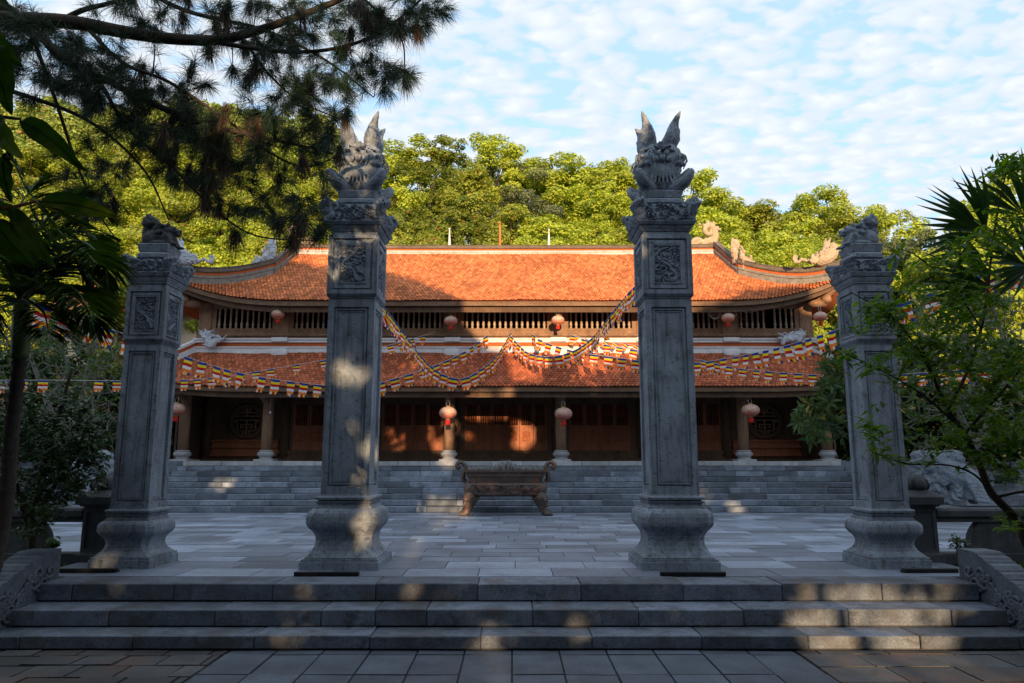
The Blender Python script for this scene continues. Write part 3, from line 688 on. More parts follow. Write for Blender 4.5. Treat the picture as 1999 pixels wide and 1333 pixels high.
# ridge and hip bands with pierced strip
def band(path, parent, s=1.0, name='ridge'):
    b = MB(); b.sweep(path, [(-.14*s, .02*s, .10, 0), (.02*s, .055*s, .125, 0), (.055*s, .075*s, .09, 0), (.075*s, .135*s, .07, 1), (.135*s, .15*s, .10, 2), (.15*s, .19*s, .125, 2), (.19*s, .235*s, .09, 2), (.235*s, .25*s, .11, 2)])
    return b.build(name, [M['lime'] if name == 'ridge' else M['lime_dark'], M['brick'], M['cap']], parent)
band([(BX+lerp(-7.35, 7.35, i/40), RU[0], RU[1]-.02+.05*(abs(i-20)/20)**3) for i in range(41)], RU_o, 1.12)
for sg in (-1, 1):
    gp = [(BX+sg*lerp(7.32, 7.66, q), lerp(RU[0], GU, q), zu(7.5, lerp(RU[0], GU, q))+.10) for q in np.linspace(0, 1, 10)]
    o = band(gp, RU_o, 1.45, 'gable_ridge')
    hp = []
    for q in np.linspace(0, 1, 24):
        y = lerp(GU, EU[0]+.03, q); x = hw_u(y); hp.append((BX+sg*(x+.02), y, zu(x, y)+.12))
    o = band(hp, RU_o, 1.55, 'hip_ridge')
    hp = [(BX+sg*lerp(9.55, 10.52, q), lerp(21.72, 19.93, q), zl(lerp(9.55, 10.52, q), lerp(21.72, 19.93, q))+.1) for q in np.linspace(0, 1, 10)]
    b = MB(); b.sweep(hp, [(-.1, .08, .10, 0), (.08, .20, .07, 1), (.20, .28, .11, 0)]); b.build('hip_ridge', [M['band'], M['brick']], RL_o)
# the white band over the skirt roof with medallions under each post
zb0, zb1, zb2_, zb3, zb4 = [zat(y, 21.72) for y in (690, 677, 669, 664, 661)]
b = MB(); xw = 9.55
b.box(BX-xw, BX+xw, 21.66, 21.95, zb0-.12, lerp(zb0, zb1, .8), 0); b.box(BX-xw, BX+xw, 21.63, 21.95, lerp(zb0, zb1, .8)+.001, zb1, 0)
b.box(BX-xw, BX+xw, 21.70, 21.95, zb1+.001, zb2_, 1)
b.box(BX-xw, BX+xw, 21.64, 21.95, zb2_+.001, zb3, 0); b.box(BX-xw, BX+xw, 21.60, 21.95, zb3+.001, zb4, 0)
b.build('roof_band', [M['band'], M['brick']], RL_o)
for cx in CX[1:-1]:
    b = MB(); x = BX+cx; zc0 = zb0+.02
    b.lathe(x, 21.62, [(zc0-.16, .14), (zc0-.10, .24), (zc0, .27), (zc0+.10, .26), (zc0+.12, .20)], 16, sy=.35)
    b.box(x-.24, x+.24, 21.56, 21.62, zb2_+.02, zb4+.02)
    b.build('medallion', M['band'], RL_o)
# --- platform columns
def lantern(label, px, py, Y, d, hang, group, red=.35, name='lantern'):
    """d: width in metres"""
    c = at(px, py, Y); root = empty(name, (c.x, c.y, c.z+d*.42), label, 'lantern', group)
    b = MB(); H = d*.36; pr = [(c.z+H*math.sin(a), d*.5*math.cos(a)**.8) for a in np.linspace(-1.35, 1.35, 15)]
    b.lathe(c.x, c.y, pr, 40, rib=.045, ribn=20); b.build('lamp_body', M['lantern'], root)
    b = MB(); b.lathe(c.x, c.y, [(c.z+H*.93, .13*d), (c.z+H*1.0, .15*d), (c.z+H*1.14, .12*d)], 14); b.build('top_cap', M['gold'], root)
    b = MB(); b.lathe(c.x, c.y, [(c.z-H*1.14, .11*d), (c.z-H*1.0, .15*d), (c.z-H*.93, .14*d)], 14); b.build('bottom_cap', M['gold'], root)
    b = MB(); z0 = c.z-H*1.14
    b.lathe(c.x, c.y, [(z0-d*.30, .15*d), (z0-d*.28, .16*d), (z0-d*.03, .155*d), (z0, .10*d)], 14); 
    b.build('tassel', M['red_cloth'], root)
    b = MB()
    for sx_ in (-1, 1): b.tube([(c.x+sx_*.07*d, c.y, c.z+H*1.1), (c.x+sx_*.10*d, c.y+.01, c.z+H*1.1+hang*.5), (c.x+sx_*.03*d, c.y+.03, c.z+H*1.1+hang)], .006, 5)
    b.build('cord', M['cord'], root)
    return root
def lant_mat():
    m, t, b, o = new_mat('faded_red_lantern_cloth')
    n = ramp(t, noise_n(t, 22, 5, .7), [(.38, 0.0), (.55, 1.0)]); tcn = N(t, 'ShaderNodeTexCoord'); sp = N(t, 'ShaderNodeSeparateXYZ'); t.links.new(tcn.outputs['Generated'], sp.inputs[0])
    up = ramp(t, sp.outputs[2], [(.20, 0.2), (.6, 1.0)]); f = M_(t, 'MULTIPLY', n, up)
    c = mixf(t, f, (.50, .12, .07), (.55, .46, .38)); t.links.new(c, b.inputs['Base Color']); b.inputs['Roughness'].default_value = .7
    return m
M['lantern'] = lant_mat(); M['gold'] = flatm('faded_gold_trim', (.45, .30, .12), .5, .2); M['red_cloth'] = surf('red_cloth', (.52, .025, .015), .3, scale=14, bstr=.2)
M['cord'] = flatm('pale_cord', (.5, .47, .42), .8)

for i, cx in enumerate(CX):
    x = BX+cx; b = MB(); ztop = zl(cx, YC)-.16
    b.lathe(x, YC, [(PLZ+.30, .145), (PLZ+1.0, .155), (ztop-.3, .145), (ztop, .14)], 20)
    col = b.build('column', M['wood_pale'], TEM)
    b = MB(); b.box(x-.27, x+.27, YC-.27, YC+.27, PLZ-.01, PLZ+.055, 0, .01)
    b.lathe(x, YC, [(PLZ+.056, .20), (PLZ+.075, .205), (PLZ+.09, .17), (PLZ+.11, .165), (PLZ+.145, .215), (PLZ+.19, .245), (PLZ+.23, .24), (PLZ+.265, .20), (PLZ+.275, .175), (PLZ+.285, .20), (PLZ+.305, .205), (PLZ+.315, .17)], 24)
    b.build('column_base', M['marble'], col)
    b = MB(); zc = zl(cx, YC-.75)-.28
    b.ell((x, YC-.62, zc-.10), (.10, .12, .13)); b.box(x-.07, x+.07, YC-.60, YC, zc-.18, zc-.02); b.ell((x, YC-.70, zc-.02), (.08, .07, .07)); b.ell((x, YC-.45, zc-.18), (.07, .12, .07)); b.box(x-.09, x+.09, YC-.35, YC, zc-.30, zc-.10)
    weld_mesh(b, 'carved_bracket', M['wood_pale'], .018, col, rough=.02, rs=.04)
b = MB(); b.box(BX-9.6, BX+9.6, YC-.10, YC+.10, 3.62, 3.86); b.box(BX-9.6, BX+9.6, YW-.05, YW+.12, 3.45, 4.9); b.box(BX-9.6, BX+9.6, YC+.1, YW, 4.02, 4.06)
b.build('lintel', M['wood'], TEM)
# --- door wall
def zw(y): return zat(y, YW)
ZD0, ZD1, ZM, ZT = zw(879), zw(830), zw(826), zw(782)
def door(x0, x1, parent, seed, mat='door'):
    b = MB(); y = YW; g = .006; x0 += g; x1 -= g; st = .045
    b.box(x0, x0+st, y, y+.05, ZD0, ZT); b.box(x1-st, x1, y, y+.05, ZD0, ZT)
    for za, zb in ((ZD0, ZD0+.04), (ZD0+.20, ZD0+.24), (ZD1-.05, ZD1), (ZD1-.16, ZD1-.13), (ZT-.05, ZT)): b.box(x0+st, x1-st, y+.004, y+.046, za, zb)
    b.box(x0+st, x1-st, y+.02, y+.034, ZD0+.04, ZD1-.05)
    m_ = (x0+x1)/2; w = x1-x0-2*st
    b.box(m_-w*.38, m_+w*.38, y+.010, y+.02, ZD0+.075, ZD0+.165); b.box(m_-w*.38, m_+w*.38, y+.010, y+.02, ZD1-.115, ZD1-.065+.0)
    for q in (.0, .022):
        xa_, xb_, za_, zb_ = x0+st+.012+q, x1-st-.012-q, ZD0+.252+q, ZD1-.172-q
        b.box(xa_, xb_, y+.006+q*.4, y+.019, za_, za_+.012); b.box(xa_, xb_, y+.006+q*.4, y+.019, zb_-.012, zb_); b.box(xa_, xa_+.010, y+.006+q*.4, y+.019, za_+.012, zb_-.012); b.box(xb_-.010, xb_, y+.006+q*.4, y+.019, za_+.012, zb_-.012)
    relief(b, (x0+st+.03, y+.019, ZD0+.27), (1,0,0), (0,0,1), (0,-1,0), w-.06, ZD1-.19-(ZD0+.27), 22, 30, seed, .018, 'cloud')
    o = b.build('door', M[mat], parent)
    b = MB(); n = max(4, int(w/.052))
    for k in range(n):
        xx = x0+st+w*(k+.5)/n; b.lathe(xx, y+.025, [(ZD1, .010), (lerp(ZD1,ZT,.15), .013), (lerp(ZD1,ZT,.18), .008), (lerp(ZD1,ZT,.5), .013), (lerp(ZD1,ZT,.82), .008), (lerp(ZD1,ZT,.85), .013), (ZT-.05, .010)], 6)
    lo = b.build('lattice', M[mat], o)
    return o
def wx(px): return (px-999.5)*(YW*CP)/F       # pixel column to x at wall height near the eye
for a, b_, n, sd in ((906.5, 1068.5, 6, 10), (744, 864, 4, 20), (1112, 1232, 4, 30), (569, 697, 4, 40), (1283, 1411, 4, 50)):
    for k in range(n): door(wx(lerp(a, b_, k/n)), wx(lerp(a, b_, (k+1)/n)), TEM, sd+k)
b = MB(); dd = MB()
b.box(BX-9.45, BX+9.45, YW-.16, YW+.14, PLZ, PLZ+.07); b.box(BX-9.4, BX+9.4, YW-.10, YW+.12, PLZ+.07, PLZ+.13); b.box(BX-9.4, BX+9.4, YW-.06, YW+.10, PLZ+.13, PLZ+.22); b.box(BX-9.4, BX+9.4, YW-.09, YW+.12, PLZ+.22, ZD0-.004)
for cx in CX:      # wall posts
    b.lathe(BX+cx, YW+.02, [(ZD0-.3, .17), (4.2, .16)], 14)
for pa, pb in ((884,906.5),(1068.5,1088),(864,884),(1088,1112),(697,717),(1255,1283),(1411,1423),(549,569),(717,744),(1232,1255)): b.box(wx(pa), wx(pb), YW-.01, YW+.05, ZD0, 3.62)
b.box(wx(549), wx(1423), YW-.015, YW+.055, ZT+.001, ZT+.12)
b.build('wall_frame', M['wood'], TEM)
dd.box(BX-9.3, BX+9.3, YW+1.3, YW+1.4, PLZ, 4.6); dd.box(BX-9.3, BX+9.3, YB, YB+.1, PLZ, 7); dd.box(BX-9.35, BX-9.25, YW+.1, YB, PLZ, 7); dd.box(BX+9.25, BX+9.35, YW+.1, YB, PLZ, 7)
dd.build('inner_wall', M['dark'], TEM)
for sg in (-1, 1):
    x = BX+sg*9.52; b = MB(); b.box(min(x, x+sg*.06), max(x, x+sg*.06), YC+.02, YW+.1, PLZ+.05, 4.1); b.build('end_screen', M['wood'], TEM)
# end bays: plank wall, moulded rail and round fretted window
for sg in (-1, 1):
    cxp = BX+sg*8.10; x0, x1 = cxp-1.05, cxp+1.05; zc = zw(822); R = .43
    b = MB(); r = random.Random(3); x = x0
    while x < x1:
        w = .19; 
        if abs(x+w/2-cxp) < R*.9:
            hh = math.sqrt(max(.01, (R*.93)**2-(x+w/2-cxp)**2)); b.box(x+.005, min(x+w, x1)-.005, YW+r.uniform(0,.02), YW+.06, ZD0+.02, zc-hh); b.box(x+.005, min(x+w, x1)-.005, YW, YW+.06, zc+hh, 3.9)
        else: b.box(x+.005, min(x+w, x1)-.005, YW+r.uniform(0,.02), YW+.06, ZD0+.02, 3.9)
        if r.random() < .6: b.box(x-.02, x+.02, YW-.03, YW-.001, ZD0+.02, 3.9 if abs(x-cxp) > R*1.1 else zc-math.sqrt(max(0, (R*1.1)**2-(x-cxp)**2)))
        x += w
    b.build('plank_wall', M['wood'], TEM)
    b = MB()
    for za, zb, d in ((zw(862)-.02, zw(862)+.06, .17), (zw(874)-.02, zw(874)+.06, .19), (zw(890)-.02, zw(890)+.08, .21)):
        b.box(x0, x1, YW-d, YW-.02, za, zb, 0, .02)
    b.box(x0+.02, x1-.02, YW-.10, YW-.03, PLZ+.14, zw(862)-.02)
    b.build('bench_rail', M['door'], TEM)
    b = MB(); n = 40
    rings = []
    for rr, yy in ((R, YW-.02), (R, YW-.09), (R+.04, YW-.10), (R+.10, YW-.10), (R+.15, YW-.05), (R+.15, YW-.02)):
        rings.append([(cxp+rr*math.cos(2*math.pi*k/n), yy, zc+rr*math.sin(2*math.pi*k/n)) for k in range(n+1)])
    b.grid(rings, 0, True, flip=True)
    win = b.build('round_window', M['wood'], TEM)
    b = MB(); f = R/1.0; th = .055*f/0.43*.43
    def bar(x0_, x1_, z0_, z1_): b.box(cxp+x0_*R, cxp+x1_*R, YW-.06, YW-.02, zc+z0_*R, zc+z1_*R)
    t_ = .10; bars = [(-.98,.98,.02,.02+t_), (-.88,.88,.30,.40), (-.72,.72,.56,.66), (-.05,.05,.40,.56), (-.05,.05,.66,.98), (-.25,-.15,.66,.92), (.15,.25,.66,.92), (-.05,.05,-.20,.02), (-.45,.45,-.30,-.20), (-.45,-.35,-.52,-.30), (.35,.45,-.52,-.30), (-.35,-.12,-.52,-.42), (.12,.35,-.52,-.42), (-.05,.05,-.98,-.30), (-.70,-.60,-.66,-.12), (.60,.70,-.66,-.12), (-.92,-.60,-.12,-.02), (.60,.92,-.12,-.02), (-.60,-.15,-.74,-.64), (.15,.60,-.74,-.64), (-.25,-.15,-.94,-.74), (.15,.25,-.94,-.74)]
    for q in bars: bar(*q)
    b.build('fretwork', M['wood_pale'], win)
# --- upper storey
def zq(y): return zat(y, YU)
b = MB(); z_s0, z_s1, z_w0, z_w1, z_top = zq(661), zq(652), zq(645), zq(600), EU[1]+.25
b.box(BX-9.35, BX+9.35, YU-.04, YU+.16, zb4-.05, z_s0+.06); b.box(BX-9.35, BX+9.35, YU-.12, YU+.16, z_s0+.061, z_s1, 0, .02); b.box(BX-9.35, BX+9.35, YU-.02, YU+.14, z_s1+.001, z_w0)
b.box(BX-9.35, BX+9.35, YU-.02, YU+.14, z_w1, z_top)
b.build('wall_beam', M['wood_pale'], TEM)
for cx in CX:
    b = MB(); w = .20; b.box(BX+cx-w, BX+cx+w, YU-.07, YU+.2, zb4+.012, z_top+.1, 0, .02); o = b.build('post', M['wood_pale'], TEM)
    b = MB(); zc = EU[1]-.36
    if abs(cx) < 9:
        b.ell((BX+cx, YU-.55, zc+.04), (.13, .10, .15)); b.box(BX+cx-.08, BX+cx+.08, YU-.5, YU, zc-.02, zc+.14); b.ell((BX+cx, YU-.42, zc-.08), (.10, .12, .10))
        weld_mesh(b, 'carved_bracket', M['wood_pale'], .02, o, rough=.02, rs=.05)
ends = [(CX[i]+.20, CX[i+1]-.20) for i in range(7)]
for i, (a, c) in enumerate(ends):
    b = MB(); fw = .13; a += BX; c += BX
    b.box(a, a+fw, YU-.035, YU+.05, z_w0+.001, z_w1-.001); b.box(c-fw, c, YU-.035, YU+.05, z_w0+.001, z_w1-.001); b.box(a+fw, c-fw, YU-.035, YU+.05, z_w0+.001, z_w0+.06); b.box(a+fw, c-fw, YU-.035, YU+.05, z_w1-.04, z_w1-.001)
    win = b.build('window', M['wood_pale'], TEM)
    n = int(round((c-a-2*fw)/.170)); zz = (z_w0+.06, z_w1-.04)
    for k in range(n):
        if i == 6 and k == 5: continue      # a missing baluster
        x = a+fw+(c-a-2*fw)*(k+.5)/n; b = MB()
        pr = [(0,.030),(.03,.036),(.06,.036),(.08,.020),(.16,.036),(.24,.038),(.30,.022),(.33,.034),(.36,.020),(.48,.026),(.60,.020),(.63,.034),(.66,.022),(.74,.034),(.82,.030),(.90,.018),(.93,.034),(1,.030)]
        b.lathe(x, YU+.01, [(lerp(zz[0], zz[1], q), r_*1.2) for q, r_ in pr], 8); b.build('baluster', M['baluster'], win)
# masts behind the ridge
for px, pt, m_ in ((877.5, 447, 'cord'), (976, 435, 'red_cloth'), (1071.5, 449, 'cord')):
    a = at(px, 478, 24.9); t = at(px, pt, 24.9); b = MB(); b.tube([a-Vector((0,0,.3)), a, lerp(a,t,.5), t], [.05,.05,.035,.015], 8); b.ell(t, .04); 
    b.build('lightning_rod', M['band'] if m_ == 'cord' else M['tile'], TEM)
# --- roof ornaments
def curve_px(pts, Y, n=6): return cat_rom([at(x, y, Y) for x, y in pts], n)
def radii(n, lst): xs = np.linspace(0, 1, len(lst)); return [float(np.interp(q, xs, lst)) for q in np.linspace(0, 1, n)]
for sg in (1, -1):
    def mx(x): return x if sg > 0 else 2*983-x
    Y = RU[0]
    b = MB()
    def P(pts, Y=Y): return curve_px([(mx(x), y) for x, y in pts], Y)
    p = P([(1349,482),(1353,472),(1362,468),(1372,474),(1384,470),(1393,466)]); b.tube(p, radii(len(p), [.07,.10,.12,.13,.12]), 8)
    for q in range(9): c = at(mx(1352+q*5), 474+4*math.sin(q*1.7), Y); b.ell(c, (.10, .09, .10))
    p = P([(1392,476),(1396,462),(1394,448),(1386,440),(1378,443),(1376,452),(1383,457),(1389,452),(1386,447)]); b.tube(p, radii(len(p), [.13,.13,.11,.10,.09,.08,.07,.05]), 9)
    for x, y, r_ in ((1393,436,.07),(1400,445,.07),(1405,448,.05),(1382,434,.07),(1374,440,.06),(1366,438,.05),(1399,458,.07),(1388,470,.12),(1378,470,.10)): b.ell(at(mx(x), y, Y), (r_, .07, r_*1.1))
    weld_mesh(b, 'scroll_finial', M['plaster'], .016, RU_o, rough=.02, rs=.04, smooth_it=0)
    # small lion and upright figure at the hip break
    Y = GU-.15; b = MB(); m_ = 'plaster' if sg > 0 else 'ceramic'
    for x, y, rx, rz in ((1449,497,.10,.12),(1455,503,.13,.10),(1462,508,.10,.10),(1465,500,.05,.12),(1452,488,.06,.07),(1449,483,.04,.06)): b.ell(at(mx(x), y+4, Y), (rx, .10, rz))
    for x in (1452,1457,1466,1470): b.tube([at(mx(x), 509, Y), at(mx(x-1), 524, Y), at(mx(x-3), 527, Y)], [.06,.045,.05], 7)
    p = P([(1448,500),(1446,492),(1449,485),(1446,480)], Y); b.tube(p, .035, 6)
    weld_mesh(b, 'lion_ornament', M[m_], .015, RU_o, rough=.03, rs=.03, smooth_it=0)
    b = MB(); Y = GU+.15
    p = P([(1436,515),(1437,500),(1434,490),(1438,480),(1433,470),(1429,464)], Y); b.tube(p, radii(len(p), [.12,.11,.13,.10,.12,.05,.02]), 8)
    p = P([(1429,492),(1429,478),(1428,466)], Y); b.tube(p, radii(len(p), [.06,.05,.02]), 6)
    for q in range(8): b.ell(at(mx(1436+3*math.sin(q*2.2)), 510-q*5.5, Y), (.10, .09, .08))
    weld_mesh(b, 'dragon_ornament', M[m_], .015, RU_o, rough=.03, rs=.03, smooth_it=0)
    # dragon at the swept corner
    b = MB(); Y = EU[0]+.25
    p = P([(1553,514),(1549,505),(1551,499),(1556,500),(1554,507),(1558,512),(1566,506),(1574,509),(1580,512)], Y); b.tube(p, radii(len(p), [.035,.035,.03,.03,.035,.045,.05,.04,.04]), 7)
    p = P([(1580,512),(1590,506),(1600,510),(1612,505),(1622,497),(1627,485),(1622,475)], Y); b.tube(p, radii(len(p), [.08,.13,.16,.2,.2,.15,.09]), 9)
    p = P([(1600,508),(1606,497),(1612,487),(1615,478),(1618,468)], Y); b.tube(p, radii(len(p), [.15,.13,.11,.06,.02]), 8)
    for tip in ((1608,470),(1612,464),(1622,463),(1630,480),(1634,492),(1586,500),(1594,497)): p = [at(mx(lerp(1612, tip[0], q)), lerp(490, tip[1], q), Y) for q in (0.2,.5,.8,1)]; b.tube(p, [.07,.05,.03,.012], 6)
    rr = random.Random(9)
    for q in range(60):
        x = rr.uniform(1584, 1628); c = at(mx(x), 514-(x-1580)*.45+rr.uniform(-8, 6), Y-.12); a = rr.uniform(.3, 2.8); L = rr.uniform(.10, .20)
        b.tube([c, c+Vector((math.cos(a)*L*.5, -.05, math.sin(a)*L*.6)), c+Vector((math.cos(a)*L, -.02, math.sin(a)*L))], [.035, .025, .008], 5)
    weld_mesh(b, 'dragon_ornament', M[m_], .016, RU_o, rough=.035, rs=.035, smooth_it=0)
    # creature on the skirt roof band
    b = MB(); Y = 21.5
    if sg > 0: pts = [(1527,672),(1535,660),(1545,663),(1553,658),(1560,664),(1566,652)]
    else: pts = [(1538,655+12),(1545,664),(1552,675),(1560,672),(1560,660),(1572,655)]
    p = P(pts, Y); b.tube(p, radii(len(p), [.06,.09,.08,.09,.04]), 8)
    for q in range(60):
        i = rr.randrange(len(p)); c = p[i]; a = rr.uniform(0, 6.28); L = rr.uniform(.12, .27)
        b.tube([c, c+Vector((math.cos(a)*L*.6, rr.uniform(-.08,.08), abs(math.sin(a))*L*.7)), c+Vector((math.cos(a+.5)*L, rr.uniform(-.1,.1), abs(math.sin(a))*L))], [.045,.035,.02], 5)
    weld_mesh(b, 'kirin_ornament', M['ceramic'], .014, RL_o, rough=.02, rs=.03, smooth_it=0)

# lanterns
GL, GU_ = 'lanterns hanging under the skirt roof', 'lanterns hanging under the upper roof'
lantern('large faded red lantern lit orange by sun, left of the central doors', 874.5, 806, 20.15, .475, .17, GL)
lantern('pinkish faded lantern in shade, right of the central doors', 1100, 807.5, 20.15, .475, .17, GL)
lantern('lantern with bright red tassel before the right round window', 1465, 801, 20.15, .475, .17, GL)
lantern('lantern half hidden behind the far left stone pillar', 344, 799, 20.15, .475, .17, GL)
lantern('upper storey lantern beside the small flat loudspeaker', 543, 613, 21.2, .38, .16, GU_)
lantern('upper storey lantern above the sunny left central lantern', 880, 626, 21.2, .38, .16, GU_)
lantern('brightly sunlit upper storey lantern with orange tassel', 1089, 625, 21.2, .38, .16, GU_)
lantern('upper storey lantern beside the round loudspeaker horn', 1421, 620, 21.2, .38, .16, GU_)
lantern('small lantern hanging from the upturned right roof corner', 1601, 618, 20.9, .38, .22, GU_)
# loudspeaker horns
M['horn'] = surf('dusty_white_horn', (.5, .42, .36), .2, scale=8, stain=.3, stain_col=(.25,.16,.1), rough=.5)
for px, py, r_, sq, lab in ((1396, 611, .185, 1.0, 'round dusty loudspeaker horn under the upper right eave'), (568, 603, .14, .62, 'small loudspeaker horn seen aslant under the upper left eave')):
    c = at(px, py, 21.35); root = empty('loudspeaker', tuple(c+Vector((0, .35, 0))), lab, 'loudspeaker', 'loudspeaker horns under the upper eave'); n = 24
    def ring(y, rr): return [(c.x+rr*math.cos(2*math.pi*k/n), c.y+y, c.z+rr*math.sin(2*math.pi*k/n)*sq) for k in range(n+1)]
    b = MB(); b.grid([ring(.02, .03), ring(.12, .035), ring(.16, .07), ring(.10, .11), ring(.03, r_*.8), ring(0, r_), ring(-.005, r_*1.03), ring(.01, r_*1.04), ring(.12, .12), ring(.2, .08), ring(.34, .08), ring(.34, .001)], 0, True)
    b.build('horn', M['horn'], root)
    b = MB(); b.ell((c.x, c.y+.02, c.z), (.045, .05, .045)); b.build('driver', M['wood_pale'], root)
    b = MB(); b.tube([(c.x, c.y+.3, c.z), (c.x+.03, c.y+.42, c.z+.08), (c.x+.03, c.y+.52, c.z+.08)], .018, 6); b.build('mount', M['black'], root)
# a bulb on its flex beside the second column
c0, c1 = at(529, 770, 20.6), at(527.5, 805, 20.6); root = empty('light_bulb', tuple(c1), 'small white bulb hanging on a pale flex beside a left column', 'light bulb')
b = MB(); b.tube([c0, (c0+c1)/2, c1], .005, 5); b.build('flex', M['cord'], root); b = MB(); b.ell(c1, (.03, .03, .04)); b.build('bulb', flatm('white_glass', (.8,.8,.8), .2), root)
# festoon cable under the upper right eave
b = MB()
for pts in ([(1350,597),(1362,603),(1380,603),(1395,598)], [(1428,598),(1450,608),(1475,607),(1500,596)]): p = curve_px(pts, 21.3); b.tube(p, .012, 5)
o = b.build('cable', M['cord'], TEM)
# ------------------------------------------------------------------ bronze censer
def censer():
    Y = 17.25; c = at(987, 1005, Y); X = c.x; z = TZ
    root = empty('censer', (X, Y, z), 'large tarnished bronze incense burner on four beast legs at the stair foot', 'incense burner')
    def zz(y): return zat(y, Y)
    W = .96; D = .42
    def rr(w, d, zc, k=.12):     # rounded rectangle ring
        pts = []
        for cx_, cy_, a0 in ((1,1,0),(-1,1,90),(-1,-1,180),(1,-1,270)):
            for q in range(5):
                a = math.radians(a0+q*22.5); pts.append((X+cx_*(w-k)+k*math.cos(a), Y+cy_*(d-k)+k*math.sin(a), zc))
        return pts + [pts[0]]
    b = MB(); b.grid([rr(w, d, z_, k) for w, d, z_, k in ((.70,.25,zz(968),.1),(.86,.36,zz(967),.15),(.93,.40,zz(963),.18),(.97,.43,zz(956),.2),(.97,.43,zz(950),.2),(.94,.41,zz(944),.18),(.86,.36,zz(941),.14))], 0, True)
    relief(b, (X-.80, Y-.425, zz(964)), (1,0,0), (0,0,1), (0,-1,0), 1.6, zz(945)-zz(964), 150, 26, 77, .035, 'cloud')
    b.build('belly', M['bronze'], root)
    b = MB(); b.grid([rr(w, d, z_, .08) for w, d, z_ in ((.84,.34,zz(942)),(.88,.37,zz(930)),(.90,.38,zz(929.5)),(.93,.40,zz(929)),(.93,.40,zz(926)),(.90,.38,zz(925)),(.92,.39,zz(922)),(.96,.42,zz(921)),(.96,.42,zz(917)),(.90,.36,zz(917)),(.88,.34,zz(921)),(.02,.02,zz(921)))], 0, False)
    b.build('rim', M['bronze'], root)
    b = MB(); r = random.Random(4)
    for i in range(240):
        x = X+r.uniform(-.84, .84); y = Y+r.uniform(-.3, .3); h = .05+.12*math.exp(-((x-X)/.24)**2)+r.uniform(0,.06)
        b.ell((x, y, zz(921)+h*.3), (.035, .03, h*.45+.01), 0, 6, 4)
    b.build('ash', M['ash'], root)
    b = MB()
    for i in range(700):
        x = X+r.uniform(-.86, .86); y = Y+r.uniform(-.33, .33); k = math.exp(-((x-X)/.22)**2); h = .09+.17*k*r.uniform(.6, 1.1)+r.uniform(-.03,.06); a = r.uniform(-.35, .35)+.25*k*r.uniform(-1,1)
        p0 = Vector((x, y, zz(921))); p1 = p0+Vector((math.sin(a)*h, r.uniform(-.03,.03), math.cos(a)*h)); w = .0045
        b.add([p0+Vector((-w,0,0)), p0+Vector((w,0,0)), p1+Vector((w*.8,0,0)), p1+Vector((-w*.8,0,0)), p0+Vector((0,-w,0)), p1+Vector((0,-w,0))], [(0,1,2,3), (0,4,5,3), (4,1,2,5)])
    for i in range(9): p0 = Vector((X+r.uniform(-.3,.3), Y-.38, zz(919))); b.tube([p0, p0+Vector((r.uniform(-.12,.12), -.03, r.uniform(-.10,.15)))], .004, 4)
    o = b.build('incense_sticks', M['stick'], root); o['kind'] = 'stuff'
    for sg in (-1, 1):
        b = MB(); P = [(1.0-.0,929),(1.0,940),(.965,948)]
        pts = cat_rom([(X+sg*.93, Y, zz(940)), (X+sg*1.00, Y, zz(936)), (X+sg*1.0, Y, zz(924)), (X+sg*.955, Y, zz(914)), (X+sg*.985, Y, zz(906)), (X+sg*1.06, Y, zz(902.5)), (X+sg*1.14, Y, zz(905)), (X+sg*1.155, Y, zz(911)), (X+sg*1.11, Y, zz(913)), (X+sg*1.09, Y, zz(909))], 5)
        b.tube(pts, radii(len(pts), [.05,.06,.055,.055,.05,.05,.055,.05,.035]), 8, flat=1.0); b.build('handle', M['bronze'], root)
    for sx_ in (-1, 1):
        for sy_ in (-1, 1):
            b = MB(); yy = Y+sy_*.30
            b.tube(cat_rom([(X+sx_*.74, yy, zz(964)), (X+sx_*.84, yy, zz(972)), (X+sx_*.86, yy, zz(982)), (X+sx_*.87, yy, zz(992)), (X+sx_*.93, yy, zz(1001)), (X+sx_*.96, yy, z+.05)], 4), radii(21, [.15,.155,.12,.085,.075,.09]), 10)
            b.ell((X+sx_*.97, yy, z+.05), (.12, .10, .055)); b.ell((X+sx_*.90, yy-.09, zz(974)), (.075,.06,.06)); b.ell((X+sx_*.93, yy-.07, zz(983)), (.05,.05,.05))
            for q in range(4): b.ell((X+sx_*(.86+.035*q), yy-.10, zz(970+5*q)), (.035,.04,.03))
            for q in (-1,0,1): b.ell((X+sx_*1.05, yy+q*.05, z+.035), (.05,.028,.035))
            b.tube([(X+sx_*.62, yy, zz(967)), (X+sx_*.70, yy, zz(975)), (X+sx_*.78, yy, zz(988))], [.04,.06,.03], 6)
            weld_mesh(b, 'leg', M['bronze'], .016, root, rough=.025, rs=.04)
M['ash'] = surf('incense_ash', (.10,.095,.09), .4, scale=12, bstr=.4); M['stick'] = surf('burnt_incense_sticks', (.30,.30,.31), .4, island=.5, scale=9, bstr=0)
censer()

